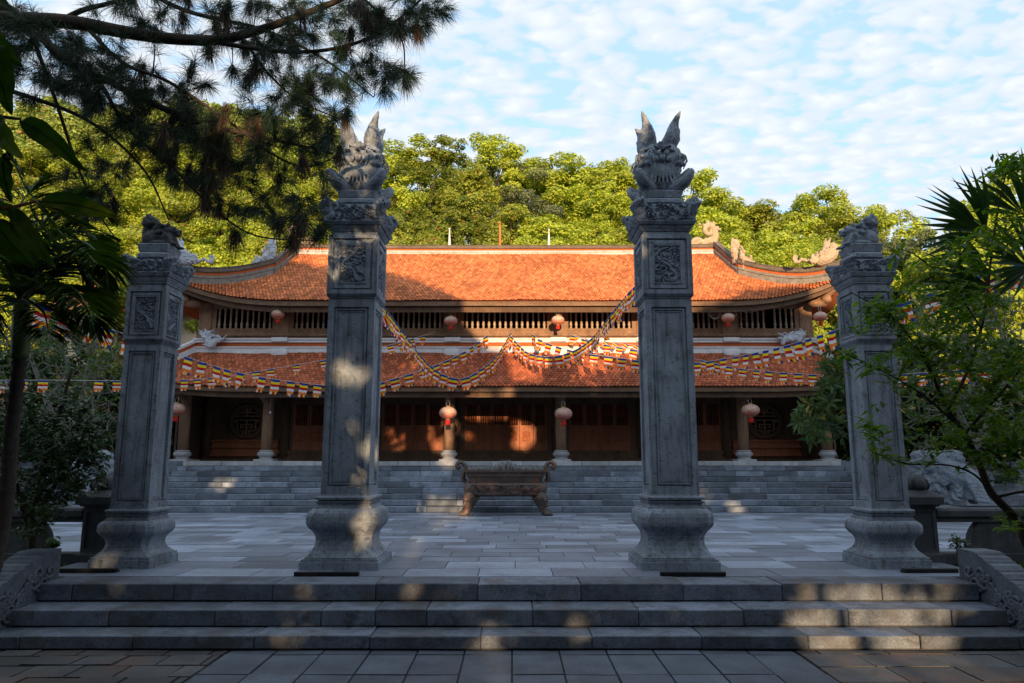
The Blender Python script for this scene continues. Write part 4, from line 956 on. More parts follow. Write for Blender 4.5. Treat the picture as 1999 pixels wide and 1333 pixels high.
# ------------------------------------------------------------------ balustrade posts and rails
def balustrade(sg, lab_post, lab_rail, mat):
    X = 5.36*sg + (.0 if sg > 0 else -.06); Y = 9.72
    def zz(y): return zat(y, Y-.15)
    root = empty('balustrade_post', (X, Y, TZ), lab_post, 'stone post', 'bud topped balustrade posts'); w = .155
    b = MB(); b.sqloft(X, Y, [(TZ-.02,.20,.01),(TZ+.09,.20,.01),(TZ+.10,.165,.01),(TZ+.12,w,.01)]); z1 = zz(992); b.box(X-w+.015, X+w-.015, Y-w+.015, Y+w-.015, TZ+.12, z1)
    frame(b, X, Y, w, TZ+.12, z1, .045, .016)
    b.sqloft(X, Y, [(z1,.16,.01),(z1+.02,.16,.01),(z1+.025,.19,.01),(zz(985),.20,.01),(zz(984),.235,.01),(zz(970),.24,.01),(zz(968),.225,.01),(zz(962),.17,.03),(zz(956),.12,.04)])
    b.build('post_body', mat, root)
    b = MB(); b.lathe(X, Y, [(zz(959),.09),(zz(957),.13),(zz(952),.155),(zz(945),.16),(zz(938),.14),(zz(931),.10),(zz(927),.055),(zz(924),.012)], 20)
    for k in range(4):
        a = k*math.pi/2+.78; b.tube([(X+.13*math.cos(a), Y+.13*math.sin(a), zz(957)), (X+.165*math.cos(a), Y+.165*math.sin(a), zz(948)), (X+.14*math.cos(a), Y+.14*math.sin(a), zz(938)), (X+.05*math.cos(a), Y+.05*math.sin(a), zz(926))], [.02,.02,.016,.008], 6)
    b.build('bud_finial', mat, root)
    # rail running outward
    x0 = X+sg*.17; x1 = X+sg*7.5; root = empty('stone_railing', ((x0+x1)/2, Y, TZ), lab_rail, 'railing', 'stone railings beside the gate')
    b = MB(); lo, hi = min(x0, x1), max(x0, x1)
    b.box(lo, hi, Y-.12, Y+.12, zz(1013), zz(993), 0, .03); b.box(lo+.01, hi-.01, Y-.09, Y+.09, zz(1020), zz(1013)-.001)
    b.box(lo, hi, Y-.11, Y+.11, TZ-.05, TZ+.10, 0, .01); b.build('rail', mat, root)
    k = 0; x = x0+sg*.42
    while abs(x) < abs(x1)-1.2:
        b = MB(); h0, h1 = TZ+.10, zz(1020); pr = []
        for q, d in ((0,.16),(.10,.16),(.14,.10),(.24,.13),(.30,.09),(.36,.12),(.42,.09),(.60,.07),(.75,.04),(.88,.0),(1,-.04)): pr.append((x+sg*(.14-d), lerp(h0, h1, q)))
        n = len(pr); vs = [(px_, Y-.07, pz) for px_, pz in pr]+[(px_, Y+.07, pz) for px_, pz in pr]; xe = x+sg*1.9
        vs += [(xe, Y-.07, h0), (xe, Y-.07, h1), (xe, Y+.07, h0), (xe, Y+.07, h1)]
        fs = [(i, i+1, n+i+1, n+i) for i in range(n-1)] + [tuple(list(range(n))+[2*n+1, 2*n]), tuple(list(range(n, 2*n))[::-1]+[2*n+2, 2*n+3])]
        b.add(vs, fs)
        # lotus carved on the panel
        cx_ = x+sg*1.0; cz = lerp(h0, h1, .5)
        for q in range(8):
            a = q*math.pi/4+.2; b.ell((cx_+.13*math.cos(a), Y-.075, cz+.09*math.sin(a)), (.09,.022,.032), rot=Matrix.Rotation(-a, 3, 'Y'))
        b.ell((cx_, Y-.085, cz), (.05,.03,.04))
        b.build('carved_panel', mat, root); x += sg*2.4; k += 1
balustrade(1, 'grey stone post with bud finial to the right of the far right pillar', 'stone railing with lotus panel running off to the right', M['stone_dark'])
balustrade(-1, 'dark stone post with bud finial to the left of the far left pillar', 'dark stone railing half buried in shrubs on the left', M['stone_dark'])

M['stone_wing'] = surf('dark_carved_stone', (0.115,0.135,0.165), 0.35, scale=4, fine=50, stain=0.5, stain_col=(0.035,0.04,0.045), bstr=0.5, bdist=0.008)  # darker tone of carved stone for the wings
# ------------------------------------------------------------------ carved wings beside the steps
def wing(sg, lab):
    X0 = 4.985*sg+(-.06 if sg < 0 else 0); th = .30
    root = empty('carved_stair_wing', (X0+sg*.15, 7.3, 0), lab, 'stair wing', 'carved cloud wings beside the front steps')
    prof = [(8.30, .80), (8.02, .80)]; y, z = 8.02, .80
    for k in range(9): prof += [(y-.015, z-.012), (y-.05, z-.012), (y-.065, z-.032), (y-.14, z-.045), (y-.16, z-.062)]; y -= .16; z -= .062
    prof += [(6.42,.22),(6.36,.15),(6.36,-.01)]
    prof = [(a, max(b_, -.01)) for a, b_ in prof]
    b = MB(); xa, xb = X0, X0+sg*th; n = len(prof)
    vs = [(xa, a, z_) for a, z_ in prof]+[(xb, a, z_) for a, z_ in prof]+[(xa, 8.30, -.01), (xb, 8.30, -.01)]
    fs = [(i, i+1, n+i+1, n+i) for i in range(n-1)] + [(0, n, 2*n+1, 2*n), tuple(list(range(n))+[2*n]), tuple(list(range(n, 2*n))[::-1]+[2*n+1])]
    b.add(vs, fs); b.build('coping', M['stone_wing'], root)
    b = MB(); r = random.Random(31)
    for i in range(95):
        y = r.uniform(6.5, 8.2); top = np.interp(y, [6.4, 8.1], [.22, .76]); z = r.uniform(.06, max(.08, top-.10)); R = r.uniform(.045, .085); s = r.choice((-1,1)); a0 = r.uniform(0, 6.28)
        pts = [(X0-sg*(.006+.012*q), y+R*(1-.75*q)*math.cos(a0+s*q*7), z+R*(1-.75*q)*math.sin(a0+s*q*7)) for q in np.linspace(0, 1, 16)]
        b.tube(pts, radii(16, [.022,.02,.016]), 6); b.ell((X0-sg*.012, y, z), (.018,.02,.02), 0, 8, 6)
    o = b.build('cloud_scroll_relief', M['stone_wing'], root)
wing(1, 'carved cloud scroll wing with ribbed coping, right of the front steps')
wing(-1, 'carved cloud scroll wing with ribbed coping, left of the front steps')

# ------------------------------------------------------------------ dragon wing by the far stair
def stair_dragon(sg, lab):
    root = empty('stair_dragon', (sg*9.6, 17.6, TZ), lab, 'stone dragon', 'stone dragons beside the temple stairs')
    b = MB(); Y = 17.6; m_ = (lambda x: x) if sg > 0 else (lambda x: 1999-x)
    def P(x, y, dy=0): return at(m_(x), y, Y+dy)
    b.box(min(P(1787,990).x, P(1905,990).x), max(P(1787,990).x, P(1905,990).x), Y-.2, Y+1.2, TZ-.02, TZ+.12)
    pts = cat_rom([P(1895,975), P(1893,950), P(1880,935), P(1860,925), P(1835,915), P(1815,900), P(1800,900)], 5); b.tube(pts, radii(len(pts), [.28,.30,.32,.34,.32,.28,.18]), 12)
    for q in range(7): t = q/6; c = P(lerp(1880,1902,t), lerp(935,975,t)); b.tube([c+Vector((-sg*.15,-.28,0)), c+Vector((sg*.18,-.26,-.03)), c+Vector((sg*.25,.1,-.05))], .05, 6)
    r = random.Random(3)
    for i in range(70):
        x = r.uniform(1792, 1880); y = r.uniform(885, 980); R = r.uniform(.06, .13); s = r.choice((-1,1)); a0 = r.uniform(0, 6.28); c = P(x, y, -.25+.1*r.random())
        pts = [c+Vector((R*(1-.7*q)*math.cos(a0+s*q*6), .05*math.sin(q*3), R*(1-.7*q)*math.sin(a0+s*q*6))) for q in np.linspace(0, 1, 10)]; b.tube(pts, [.03]*10, 6)
        b.ell(c+Vector((0,.16,0)), (.14,.14,.12))
    weld_mesh(b, 'dragon_body', M['carved'], .02, root, rough=.03, rs=.05, smooth_it=1)
stair_dragon(1, 'pale carved stone dragon crouching at the right end of the temple stairs')
stair_dragon(-1, 'carved stone dragon behind bushes at the left end of the temple stairs')

# ------------------------------------------------------------------ flags
FC = {'blue': (.015,.05,.27), 'yellow': (.78,.56,.02), 'red': (.48,.012,.018), 'white': (.72,.70,.68), 'orange': (.78,.20,.035)}
def cloth(c):
    m, t, b, o = new_mat('flag_cloth_'+c); col = FC[c]; b.inputs['Base Color'].default_value = (*col, 1); b.inputs['Roughness'].default_value = .85; b.inputs['Specular IOR Level'].default_value = .1
    tr = N(t, 'ShaderNodeBsdfTranslucent'); tr.inputs[0].default_value = (*col, 1); mx = N(t, 'ShaderNodeMixShader'); mx.inputs[0].default_value = .3
    t.links.new(b.outputs[0], mx.inputs[1]); t.links.new(tr.outputs[0], mx.inputs[2]); t.links.new(mx.outputs[0], o.inputs[0]); return m
FM = [cloth(c) for c in ('blue','yellow','red','white','orange')]
def flag_mesh(seed):
    """flag hung sideways from its string: stripes stack downward, the last row split in five"""
    r = random.Random(seed); W, H = .255, .335; rows = 12; colsn = 10; V = []; Fs = []; mi = []
    ph = r.uniform(0, 6.28); curl = r.uniform(-.05, .05); sw = r.uniform(-.02, .02); fold = r.uniform(0.0, .05) if r.random() < .85 else .12
    for i in range(rows+1):
        q = i/rows
        for j in range(colsn+1):
            p = j/colsn-.5
            y = .018*math.sin(p*7+ph+q*2)*(.3+q)+curl*q*q+fold*q*q*(p+.5 if seed % 2 else .5-p)
            V.append((p*W*(1-.06*q)+sw*q, y, -q*H*(1-.03*abs(p)) - (.03*q*(p+.5) if fold > .1 else 0)))
    for i in range(rows):
        for j in range(colsn):
            a = i*(colsn+1)+j; Fs.append((a, a+1, a+colsn+2, a+colsn+1))
            st = i//2; mi.append(st if st < 5 else [4, 3, 2, 1, 0][j//2])
    me = np_mesh('flag', V, np.array(Fs), FM, mi, True); return me
FLAGS = [flag_mesh(k) for k in range(9)]
M['string'] = flatm('thin_white_string', (.45,.44,.42), .8)
def bunting(nodes, label, spacing, size=1.0, skip=0.0, seed=0, tilt=0.0, face=0.0):
    """nodes: (px, py, distance)"""
    P = cat_rom([at(x, y, d) for x, y, d in nodes], 24); r = random.Random(seed)
    root = empty('flag_string', tuple(P[0]), label, 'bunting', 'strings of Buddhist flags over the courtyard')
    b = MB(); b.tube(P[::2]+[P[-1]], .0065, 4); b.build('string', M['string'], root)
    acc = spacing*.5; cnt = 0
    for a, c in zip(P[:-1], P[1:]):
        L = (c-a).length; acc += L
        if acc >= spacing and cnt < 98:
            acc -= spacing; cnt += 1
            if r.random() < skip: continue
            d = (c-a).normalized(); s = size*r.uniform(.95, 1.05)
            az = math.atan2(d.y, d.x)
            if math.cos(az) < 0: az += math.pi; d = -d
            o = link_obj('flag', r.choice(FLAGS), root, c-root.location)
            sl = math.asin(max(-1, min(1, d.z)))
            R = Matrix.Rotation(az*(1-face)+r.uniform(-.12,.12), 3, 'Z') @ Matrix.Rotation(-sl*.75+tilt+r.uniform(-.06,.06), 3, 'Y') @ Matrix.Rotation(r.uniform(-.12, .12), 3, 'X')
            o.rotation_euler = R.to_euler(); o.scale = (s*r.uniform(.93,1.02), s, s)
# left side
bunting([(60,585,10.6),(130,617,11.2),(214,642,12),(300,672,13),(352,692,13.8),(430,718,15),(520,738,16.6),(632,752,18),(700,756,18.6),(760,742,18.9),(850,713,19.6),(910,684,20.6),(950,655,21.5)], 'string of flags from behind the palm, swagging past both left pillars to the temple middle', .42, 1.0, .02, 1)
bunting([(-20,742,15.5),(100,742,16.3),(230,743,17.2),(345,742,18),(400,739,18.6),(470,730,19.2),(560,715,19.8),(632,703,19.9),(700,690,20.2),(770,671,20.7),(850,648,21.5)], 'nearly level string of small flags along the left lower eave', .38, .82, .05, 2, tilt=.0)
bunting([(714,560,9.9),(748,596,12.5),(790,652,15.6),(830,704,18.2),(868,732,19.2),(905,738,19.3),(945,716,19.75),(972,690,20.6),(995,652,21.5)], 'steep flag string from the left middle pillar down and up to the centre post', .30, 1.0, .0, 3)
# right side
bunting([(1290,515,10.4),(1232,566,13),(1195,610,15.5),(1160,655,17.8),(1125,682,19.1),(1080,696,19.7),(1035,690,20.2),(1012,672,20.9),(995,652,21.5)], 'steep flag string from the right middle pillar down to the centre post', .30, .95, .0, 4)
bunting([(1036,650,21.5),(1060,666,20.9),(1100,680,20.3),(1140,689,19.8),(1190,696,19.4),(1240,703,19),(1300,708,18.6),(1360,708,18),(1430,697,17),(1500,683,15.6),(1560,667,14.4),(1625,646,13.2),(1700,615,12.2),(1800,578,11.4),(1920,535,10.6),(2030,505,10)], 'long flag string rising from the temple past the far right pillar into the tree', .42, 1.0, .02, 5)
bunting([(1110,652,21.5),(1160,668,20.9),(1240,683,20.3),(1300,692,19.9),(1370,703,19.5),(1420,715,19),(1470,722,18.5),(1540,728,17.6),(1640,733,16.6),(1760,730,15.6),(1880,722,14.6),(2030,713,13.4)], 'nearly level string of small flags along the right lower eave and through the tree', .40, .86, .04, 6)
bunting([(1118,652,21.55),(1145,662,21.5),(1190,668,21.4),(1245,674,21.3),(1300,676,21.3)], 'short twisted flag string lying against the sunlit white band', .30, .62, .0, 7, tilt=.5)
# ------------------------------------------------------------------ foliage tools
def unit(v): return v/np.maximum(np.linalg.norm(v, axis=-1, keepdims=True), 1e-9)
def leaf_arrays(C, D, Nn, L, W, fold=.25, droop=0.0):
    """folded four-triangle leaves. C base points, D directions, Nn normals, L lengths, W widths -> verts, faces"""
    D = unit(D); Sd = unit(np.cross(D, Nn)); Nn = np.cross(Sd, D); L = L[:, None]; W = W[:, None]
    mid = C + D*L*.5; f = Nn*W*fold; tip = C + D*L - Nn*L*droop
    V = np.stack([C, mid+Sd*W*.5+f, tip, mid-Sd*W*.5+f, mid], 1).reshape(-1, 3); n = len(C); b = (np.arange(n)*5)[:, None]
    Fc = np.concatenate([b+np.array([[0,4,1]]), b+np.array([[1,4,2]]), b+np.array([[0,3,4]]), b+np.array([[3,2,4]])])
    return V, Fc
def quad_leaves(C, D, Nn, L, W):
    D = unit(D); Sd = unit(np.cross(D, Nn)); L = L[:, None]; W = W[:, None]
    V = np.stack([C, C+D*L*.5+Sd*W*.5, C+D*L, C+D*L*.5-Sd*W*.5], 1).reshape(-1, 3); b = (np.arange(len(C))*4)[:, None]
    return V, b+np.array([[0,1,2,3]])
def join_np(parts):
    Vs = []; Fs = []; k = 0
    for V, Fc in parts: Vs.append(V); Fs.append(Fc+k); k += len(V)
    return np.concatenate(Vs), Fs
M['leaf_hill'] = leafm('hill_leaf_yellow_green', (.27,.345,.035), (.42,.49,.06), .3)
M['leaf_olive'] = leafm('hill_leaf_olive', (.21,.26,.035), (.33,.37,.055), .3, dead=(.015, (.35,.09,.05)))
M['leaf_deep'] = leafm('hill_leaf_deep_green', (.11,.16,.025), (.22,.27,.04), .3, dead=(.02, (.35,.09,.05)))
M['leaf_grey'] = leafm('grey_green_leaf', (.11,.14,.075), (.16,.19,.10), .3)
def crown(seed, R, H, z0, ncl, nl, ls, flat=.75, hollow=.45, sub=None):
    """clumped leaves through a crown: R radius, from z0 to H"""
    r = np.random.RandomState(seed); C = []; Nn = []
    cz = (z0+H)/2; hz = (H-z0)/2; cl = []
    while len(cl) < ncl:
        p = r.uniform(-1, 1, 3); q = np.linalg.norm(p)
        if q > 1 or q < hollow: continue
        a = math.atan2(p[1], p[0]); e = 1+.22*math.sin(3*a+seed)+.14*math.sin(5*a+2*p[2]*3+seed*2)
        if p[2] < -.2: e *= .85
        cl.append((p[0]*R*e, p[1]*R*e, cz+p[2]*hz, .6+.6*r.rand()))
    for x, y, z, s in cl:
        rr = R*.175*s; n = int(nl*s*s); d = unit(r.normal(size=(n, 3))); rad = r.uniform(.35, 1, (n, 1))**.5
        P = d*rad*np.array([rr*1.25, rr*1.25, rr*flat]); C.append(P+[x, y, z])
        out = unit(np.array([[x, y, (z-cz)*1.2+.6]])); Nn.append(unit(d*.7+out*.5+np.array([0,0,.35])+r.normal(size=(n,3))*.45))
    C = np.concatenate(C); Nn = np.concatenate(Nn); n = len(C); D = np.cross(Nn, r.normal(size=(n, 3)))
    L = ls*r.uniform(.7, 1.3, n); return quad_leaves(C, D, Nn, L, L*.62), cl
def tree_meshes(seed, R, H, z0, ncl, nl, ls, mat, bark, trunk_r=.16, **kw):
    (V, Fc), cl = crown(seed, R, H, z0, ncl, nl, ls, **kw)
    me = np_mesh('crown', V, Fc, mat); b = MB(); rr = random.Random(seed)
    tw = [(0,0,-.4), (.05,.02,z0*.5), (.12*rr.uniform(-1,1),.1,z0+.2), (.2*rr.uniform(-1,1),0,lerp(z0,H,.45)), (.1,.1,lerp(z0,H,.75))]; b.tube(cat_rom(tw, 3), radii(13, [trunk_r, trunk_r*.8, trunk_r*.55, trunk_r*.2]), 7)
    for x, y, z, s in cl[::4]:
        zb = lerp(z0*.8, z, .5); b.tube([(0.05,.02,zb), (x*.4, y*.4, lerp(zb, z, .6)), (x*.9, y*.9, z)], [trunk_r*.35, trunk_r*.2, .02], 4)
    tm = bpy.data.meshes.new('trunk'); tm.from_pydata(b.v, [], b.f); tm.materials.append(bark); tm.polygons.foreach_set('use_smooth', [True]*len(b.f))
    return me, tm
# ------------------------------------------------------------------ hill behind
def hill(X, Y):
    u = X/max(Y, 1); s = float(np.interp(u, [-.75,-.45,-.25,-.08,.05,.16,.28,.42,.7], [.68,.66,.64,.66,.60,.56,.48,.46,.50]))
    far = 95 if u < -.22 else (52 if u > -.12 else lerp(95, 52, (u+.22)/.10)); Yc_ = min(Y, far)
    z = PLZ-.3 + max(0, Yc_-29)*s - max(0, Y-far)*.2
    return z + .5*noise.noise(Vector((X*.12, Y*.12, 5)))
P = []
for j in range(70):
    y = 28.65 + 100*(j/69)**1.3; P.append([(x, y, hill(x, y) if j else -.1) for x in np.linspace(-110, 110, 90)])
g = MB(); g.grid(P); structure(g.build('hillside', M['hill']))
KIND = {'yellow': [tree_meshes(k, 2.6, 8.4, 2.2, 82, 330, .155, M['leaf_hill'], M['bark']) for k in (1, 2, 3, 9)],
        'olive': [tree_meshes(k, 2.5, 8.4, 1.6, 78, 310, .15, M['leaf_olive'], M['bark']) for k in (4, 5)],
        'deep': [tree_meshes(k, 2.2, 8.8, 1.2, 80, 300, .14, M['leaf_deep'], M['bark']) for k in (6, 7)],
        'grey': [tree_meshes(8, 2.7, 8.2, 2.0, 70, 300, .14, M['leaf_grey'], M['bark'], flat=.6)]}
LBL = {'yellow': ('sunlit yellow-green hill tree', 'bright yellow-green tree'), 'olive': ('olive green hill tree', 'olive green tree'), 'deep': ('dark green hill tree', 'dark green tree'), 'grey': ('pale grey-green hill tree', 'grey-green tree')}
ORD = 'first second third fourth fifth sixth seventh eighth ninth tenth eleventh twelfth thirteenth fourteenth fifteenth sixteenth seventeenth eighteenth nineteenth twentieth'.split()
def hill_tree(px, py, Y, kind, R, label, seed):
    t = at(px, py, Y); gz = hill(t.x, t.y); H = max(3.0, t.z-gz+.3); r = random.Random(seed)
    me, tm = KIND[kind][seed % len(KIND[kind])]
    root = empty('hill_tree', (t.x, t.y, gz-.1), label, 'tree', 'sunlit trees on the hill behind the temple', rz=r.uniform(0, 6.28))
    sz = H/8.6; root.scale = (R/2.6, R/2.6, sz)
    link_obj('crown', me, root); link_obj('trunk', tm, root)
    return root
rows = [
 ('back', 50, 3.5, [(60,300,'olive'),(170,285,'yellow'),(290,275,'olive'),(400,285,'yellow'),(500,290,'olive'),(600,292,'yellow'),(690,288,'yellow'),(775,276,'yellow'),(865,264,'deep'),(962,265,'yellow'),(1036,312,'grey'),(1096,306,'yellow'),(1150,314,'yellow'),(1212,328,'yellow'),(1338,338,'yellow'),(1408,382,'yellow'),(1478,405,'olive'),(1552,396,'yellow'),(1618,374,'yellow')]),
 ('second', 43.5, 3.0, [(30,380,'yellow'),(130,360,'olive'),(235,350,'yellow'),(340,345,'yellow'),(450,350,'olive'),(560,345,'yellow'),(650,340,'olive'),(745,345,'yellow'),(835,330,'deep'),(925,335,'olive'),(1010,352,'grey'),(1090,365,'yellow'),(1180,375,'yellow'),(1265,390,'yellow'),(1365,400,'yellow'),(1460,432,'yellow'),(1560,440,'yellow'),(1650,428,'olive'),(1715,412,'yellow')]),
 ('third', 37.5, 2.7, [(20,450,'olive'),(110,430,'yellow'),(215,430,'yellow'),(320,420,'olive'),(430,425,'yellow'),(540,415,'yellow'),(640,410,'yellow'),(740,415,'olive'),(820,395,'deep'),(905,400,'deep'),(990,410,'olive'),(1075,420,'yellow'),(1160,425,'yellow'),(1250,430,'olive'),(1350,440,'yellow'),(1445,462,'yellow'),(1545,468,'yellow'),(1640,465,'deep'),(1740,455,'grey')]),
 ('front', 32.3, 2.3, [(40,500,'yellow'),(140,490,'yellow'),(245,490,'olive'),(350,480,'yellow'),(455,470,'yellow'),(560,462,'olive'),(660,455,'yellow'),(745,462,'deep'),(825,448,'olive'),(900,455,'deep'),(975,458,'olive'),(1055,462,'yellow'),(1140,458,'yellow'),(1230,465,'yellow'),(1330,470,'yellow'),(1440,480,'yellow'),(1540,488,'yellow'),(1640,495,'olive'),(1740,500,'deep'),(1840,490,'yellow')])]
seed = 0
for rname, Y, R, lst in rows:
    for i, (px, py, kd) in enumerate(lst):
        seed += 1; rr = random.Random(seed*3)
        hill_tree(px, py, Y+rr.uniform(-1.5, 1.5), kd, R*rr.uniform(.92, 1.15), f'{LBL[kd][0]}, {ORD[i]} from left in the {rname} row above the roof', seed)
for px, py, Y, R, kd, lab in ((1800,425,33,2.4,'grey','hazy grey-green tree right of the far right pillar, under the clouds'),(1880,400,29.5,2.6,'yellow','yellow-green tree behind the right fan palm'),(1975,330,31,3.0,'yellow','tall yellow-green tree at the right edge of the picture'),(1760,470,36,2.4,'grey','low grey-green tree just right of the lion statue')):
    seed += 1; hill_tree(px, py, Y, kd, R, lab, seed)
M['leaf_far'] = leafm('far_hazy_leaf', (.20,.28,.06), (.32,.38,.10), .25, dead=(.01,(.4,.16,.10)))
# far forest on the left slope: one mass
rs = np.random.RandomState(5); parts = []
for k in range(230):
    Y = rs.uniform(58, 94); px = rs.uniform(-60, 640); X = (px-999.5)/F*Y*1.05; z = hill(X, Y); (V, Fc), cl = crown(100+k % 7, rs.uniform(2.6, 3.6), rs.uniform(5.5, 7.5), .5, 18, 95, .42, flat=.7)
    parts.append((V+np.array([X, Y, z]), Fc))
V, Fs = join_np(parts); o = link_obj('far_forest', np_mesh('far_forest', V, np.concatenate(Fs), M['leaf_far'])); tag(o, 'distant sunlit forest covering the hill slope at upper left', 'forest', kind='stuff')

# ------------------------------------------------------------------ shade trees standing behind the photographer
SH_Y = -13.0
def proj(x, y, z): return x - SDX*(SH_Y-y), z - SDZ*(SH_Y-y)   # slide along the light to the plane y = SH_Y
def proj_v(V): Vc = Vector(V); return proj(Vc.x, Vc.y, Vc.z)
# the height of the tree line seen along the light
def topline():
    pts = []
    for px, py, Y in ((-200,440,26),(300,440,26),(520,470,24.3),(570,512,23.6),(640,520,23.2),(700,522,23.1),(742,524,23.0),(790,540,22.4),(845,560,21.8),(890,580,21.1),(905,625,21.8),(930,676,21.75),(975,690,21.7),(990,745,20.2),(1120,752,20.0),(1150,735,20.4),(1240,722,20.7),(1260,668,21.75),(1340,640,21.8),(1370,606,21.2),(1430,584,20.9),(1455,566,21.5),(1500,563,21.6),(1550,562,21.5),(1580,580,20.9),(1640,600,20.9),(1760,560,24),(2200,540,26)):
        pts.append(proj_v(at(px, py, Y)))
    return sorted(pts)
TL = topline(); TLX = [p[0] for p in TL]; TLZ = [p[1] for p in TL]
holes = []
def hole(px, py, Y, r, asp=1.0):
    r = r*1.05+.012; x, z = proj_v(at(px, py, Y)); holes.append((x, z, r, r*asp))
for q in ((680,722,9.03,.075),(656,738,9.03,.07),(684,690,9.03,.055),(704,735,9.03,.04),(694,855,9.03,.055),(713,876,9.03,.045),(694,893,9.03,.06),(678,908,9.03,.03),(700,948,9.03,.045),(700,1034,8.9,.08),(718,1004,9.0,.04),
          (685,345,9.1,.26),(668,345,9.1,.24),(700,340,9.1,.16),(640,330,9.1,.14),(722,280,9.1,.22),(690,300,9.1,.15),(676,270,9.1,.13),(728,240,9.2,.16),(665,250,9.2,.16),(735,400,9.0,.09),(730,310,9.1,.10),
          (1250,255,9.1,.10),(1262,285,9.1,.10),(1258,300,9.1,.07),(1240,235,9.1,.07),(1288,300,9.1,.07),
          (1655,1208,7.53,.34),(1620,1205,7.53,.19),(1700,1202,7.53,.28),(1735,1205,7.53,.22),(1870,1200,7.53,.09),(1580,1212,7.53,.14),(1560,1203,7.53,.09),(1400,1200,7.53,.10),(1428,1212,7.53,.08),(1315,1198,7.53,.05),(1120,1207,7.53,.07),(935,1196,7.53,.045),(908,1190,7.53,.04),(150,1190,7.53,.06),
          (1620,1255,7.17,.26),(1700,1255,7.17,.32),(1770,1255,7.17,.28),(1830,1250,7.17,.22),(1590,1252,7.17,.12),(1132,1248,7.17,.05),(560,1248,7.17,.045),(520,1258,7.17,.03),(1240,1258,7.17,.03),
          (1700,1150,7.94,.10),(1730,1158,7.94,.12),(1745,1145,7.94,.10),(1840,1155,7.94,.09),(1830,1140,7.94,.07),(1690,1160,7.94,.08),(902,1166,7.94,.06),(800,1152,7.94,.06),(455,1142,7.94,.055),(590,1158,7.94,.045),(1290,1170,7.94,.03),(1620,1148,7.94,.08),
          (960,1300,6.7,.10),(985,1322,6.4,.10),(1700,1290,6.8,.2),(1750,1300,6.7,.22),(1810,1305,6.6,.22),(1660,1300,6.7,.10),(1880,1300,6.7,.1),
          (186,1102,8.96,.045),(236,1098,8.96,.05),(195,1038,9.0,.025),
          (432,945,19,.20),(410,940,19,.16),(850,1000,17.9,.35),(880,985,18.3,.22),(1352,965,18.9,.20),(1390,975,18.6,.22),(1420,985,18.3,.2),(1360,950,19,.15),(1440,1000,18,.15),(900,1005,17.4,.25),(820,1030,15,.22),(860,1020,16,.25),(790,1070,11,.14),(800,1080,10.4,.12),
          (790,870,22.5,.22),(760,855,22.5,.25),(830,840,22.5,.20),(850,870,22.5,.18),(875,860,20.9,.20),(876,800,20.2,.26),(872,830,20.8,.18),(802,850,22.5,.15),(870,900,20.6,.25),
          (920,810,22.5,.16),(945,812,22.5,.18),(915,850,22.5,.14),(980,806,22.5,.2),(1130,796,22.5,.14),(1225,796,22.5,.1),
          (980,640,21.8,.2)): hole(*q)
# the long slot that lets the sun reach the middle doors
slot = [proj_v(at(1000,812,22.5)), proj_v(at(1064,812,22.5)), proj_v(at(1060,855,22.5)), proj_v(at(1038,884,22.5)), proj_v(at(992,884,22.5)), proj_v(at(992,850,22.5))]
HX = np.array([h[0] for h in holes]); HZ = np.array([h[1] for h in holes]); HR = np.array([h[2] for h in holes]); HS = np.array([h[3] for h in holes])
def in_poly(x, z, poly):
    c = np.zeros(len(x), bool); n = len(poly)
    for i in range(n):
        (x1, z1), (x2, z2) = poly[i], poly[(i+1) % n]
        c ^= ((z1 > z) != (z2 > z)) & (x < (x2-x1)*(z-z1)/((z2-z1) or 1e-9)+x1)
    return c
def allowed(C, pad=.115):
    px_ = C[:, 0] - SDX*(SH_Y-C[:, 1]); pz = C[:, 2] - SDZ*(SH_Y-C[:, 1])
    ok = pz < np.interp(px_, TLX, TLZ) - .12
    d = ((px_[:, None]-HX)/(HR+pad))**2 + ((pz[:, None]-HZ)/(HS+pad))**2
    ok &= (d > 1).all(1); ok &= ~in_poly(px_, pz, slot)
    return ok
M['leaf_shade'] = leafm('broad_shade_leaf', (.045,.085,.018), (.08,.12,.025), .12)
rs = np.random.RandomState(17)
for i, xc in enumerate(np.linspace(-15, 15, 9)):
    top = float(np.interp(xc, TLX, TLZ))+.5; root = empty('shade_tree', (xc, SH_Y, 0), f'broad dark tree behind the viewer, {ORD[i]} from left', 'tree', 'trees shading the forecourt')
    n = 22000; C = np.stack([rs.uniform(xc-2.2, xc+2.2, n), SH_Y+rs.normal(0, .75, n), rs.uniform(0.1, 15.5, n)], 1); C = C[allowed(C)]
    n = len(C); Nn = unit(np.stack([rs.normal(0,.5,n), np.full(n, 1.0), rs.normal(.15,.5,n)], 1)); D = np.cross(Nn, rs.normal(size=(n,3)))
    V, Fc = quad_leaves(C, D, Nn, rs.uniform(.24,.34,n), rs.uniform(.17,.23,n)); link_obj('crown', np_mesh('crown', V-np.array([xc, SH_Y, 0]), Fc, M['leaf_shade']), root)
    b = MB(); h = top*.6; b.tube([(xc,SH_Y-.8,-.1),(xc+.1,SH_Y-.7,h*.4),(xc-.1,SH_Y-.6,h)], [.22,.17,.08], 9)
    for q in range(6): a = rs.uniform(0,6.28); b.tube([(xc,SH_Y-.7,h*.5+q*.4),(xc+1.0*math.cos(a),SH_Y-.4,h*.7+q*.4),(xc+1.9*math.cos(a),SH_Y,h*.9+q*.4)], [.08,.05,.02], 5)
    b.build('trunk', M['bark'], root)
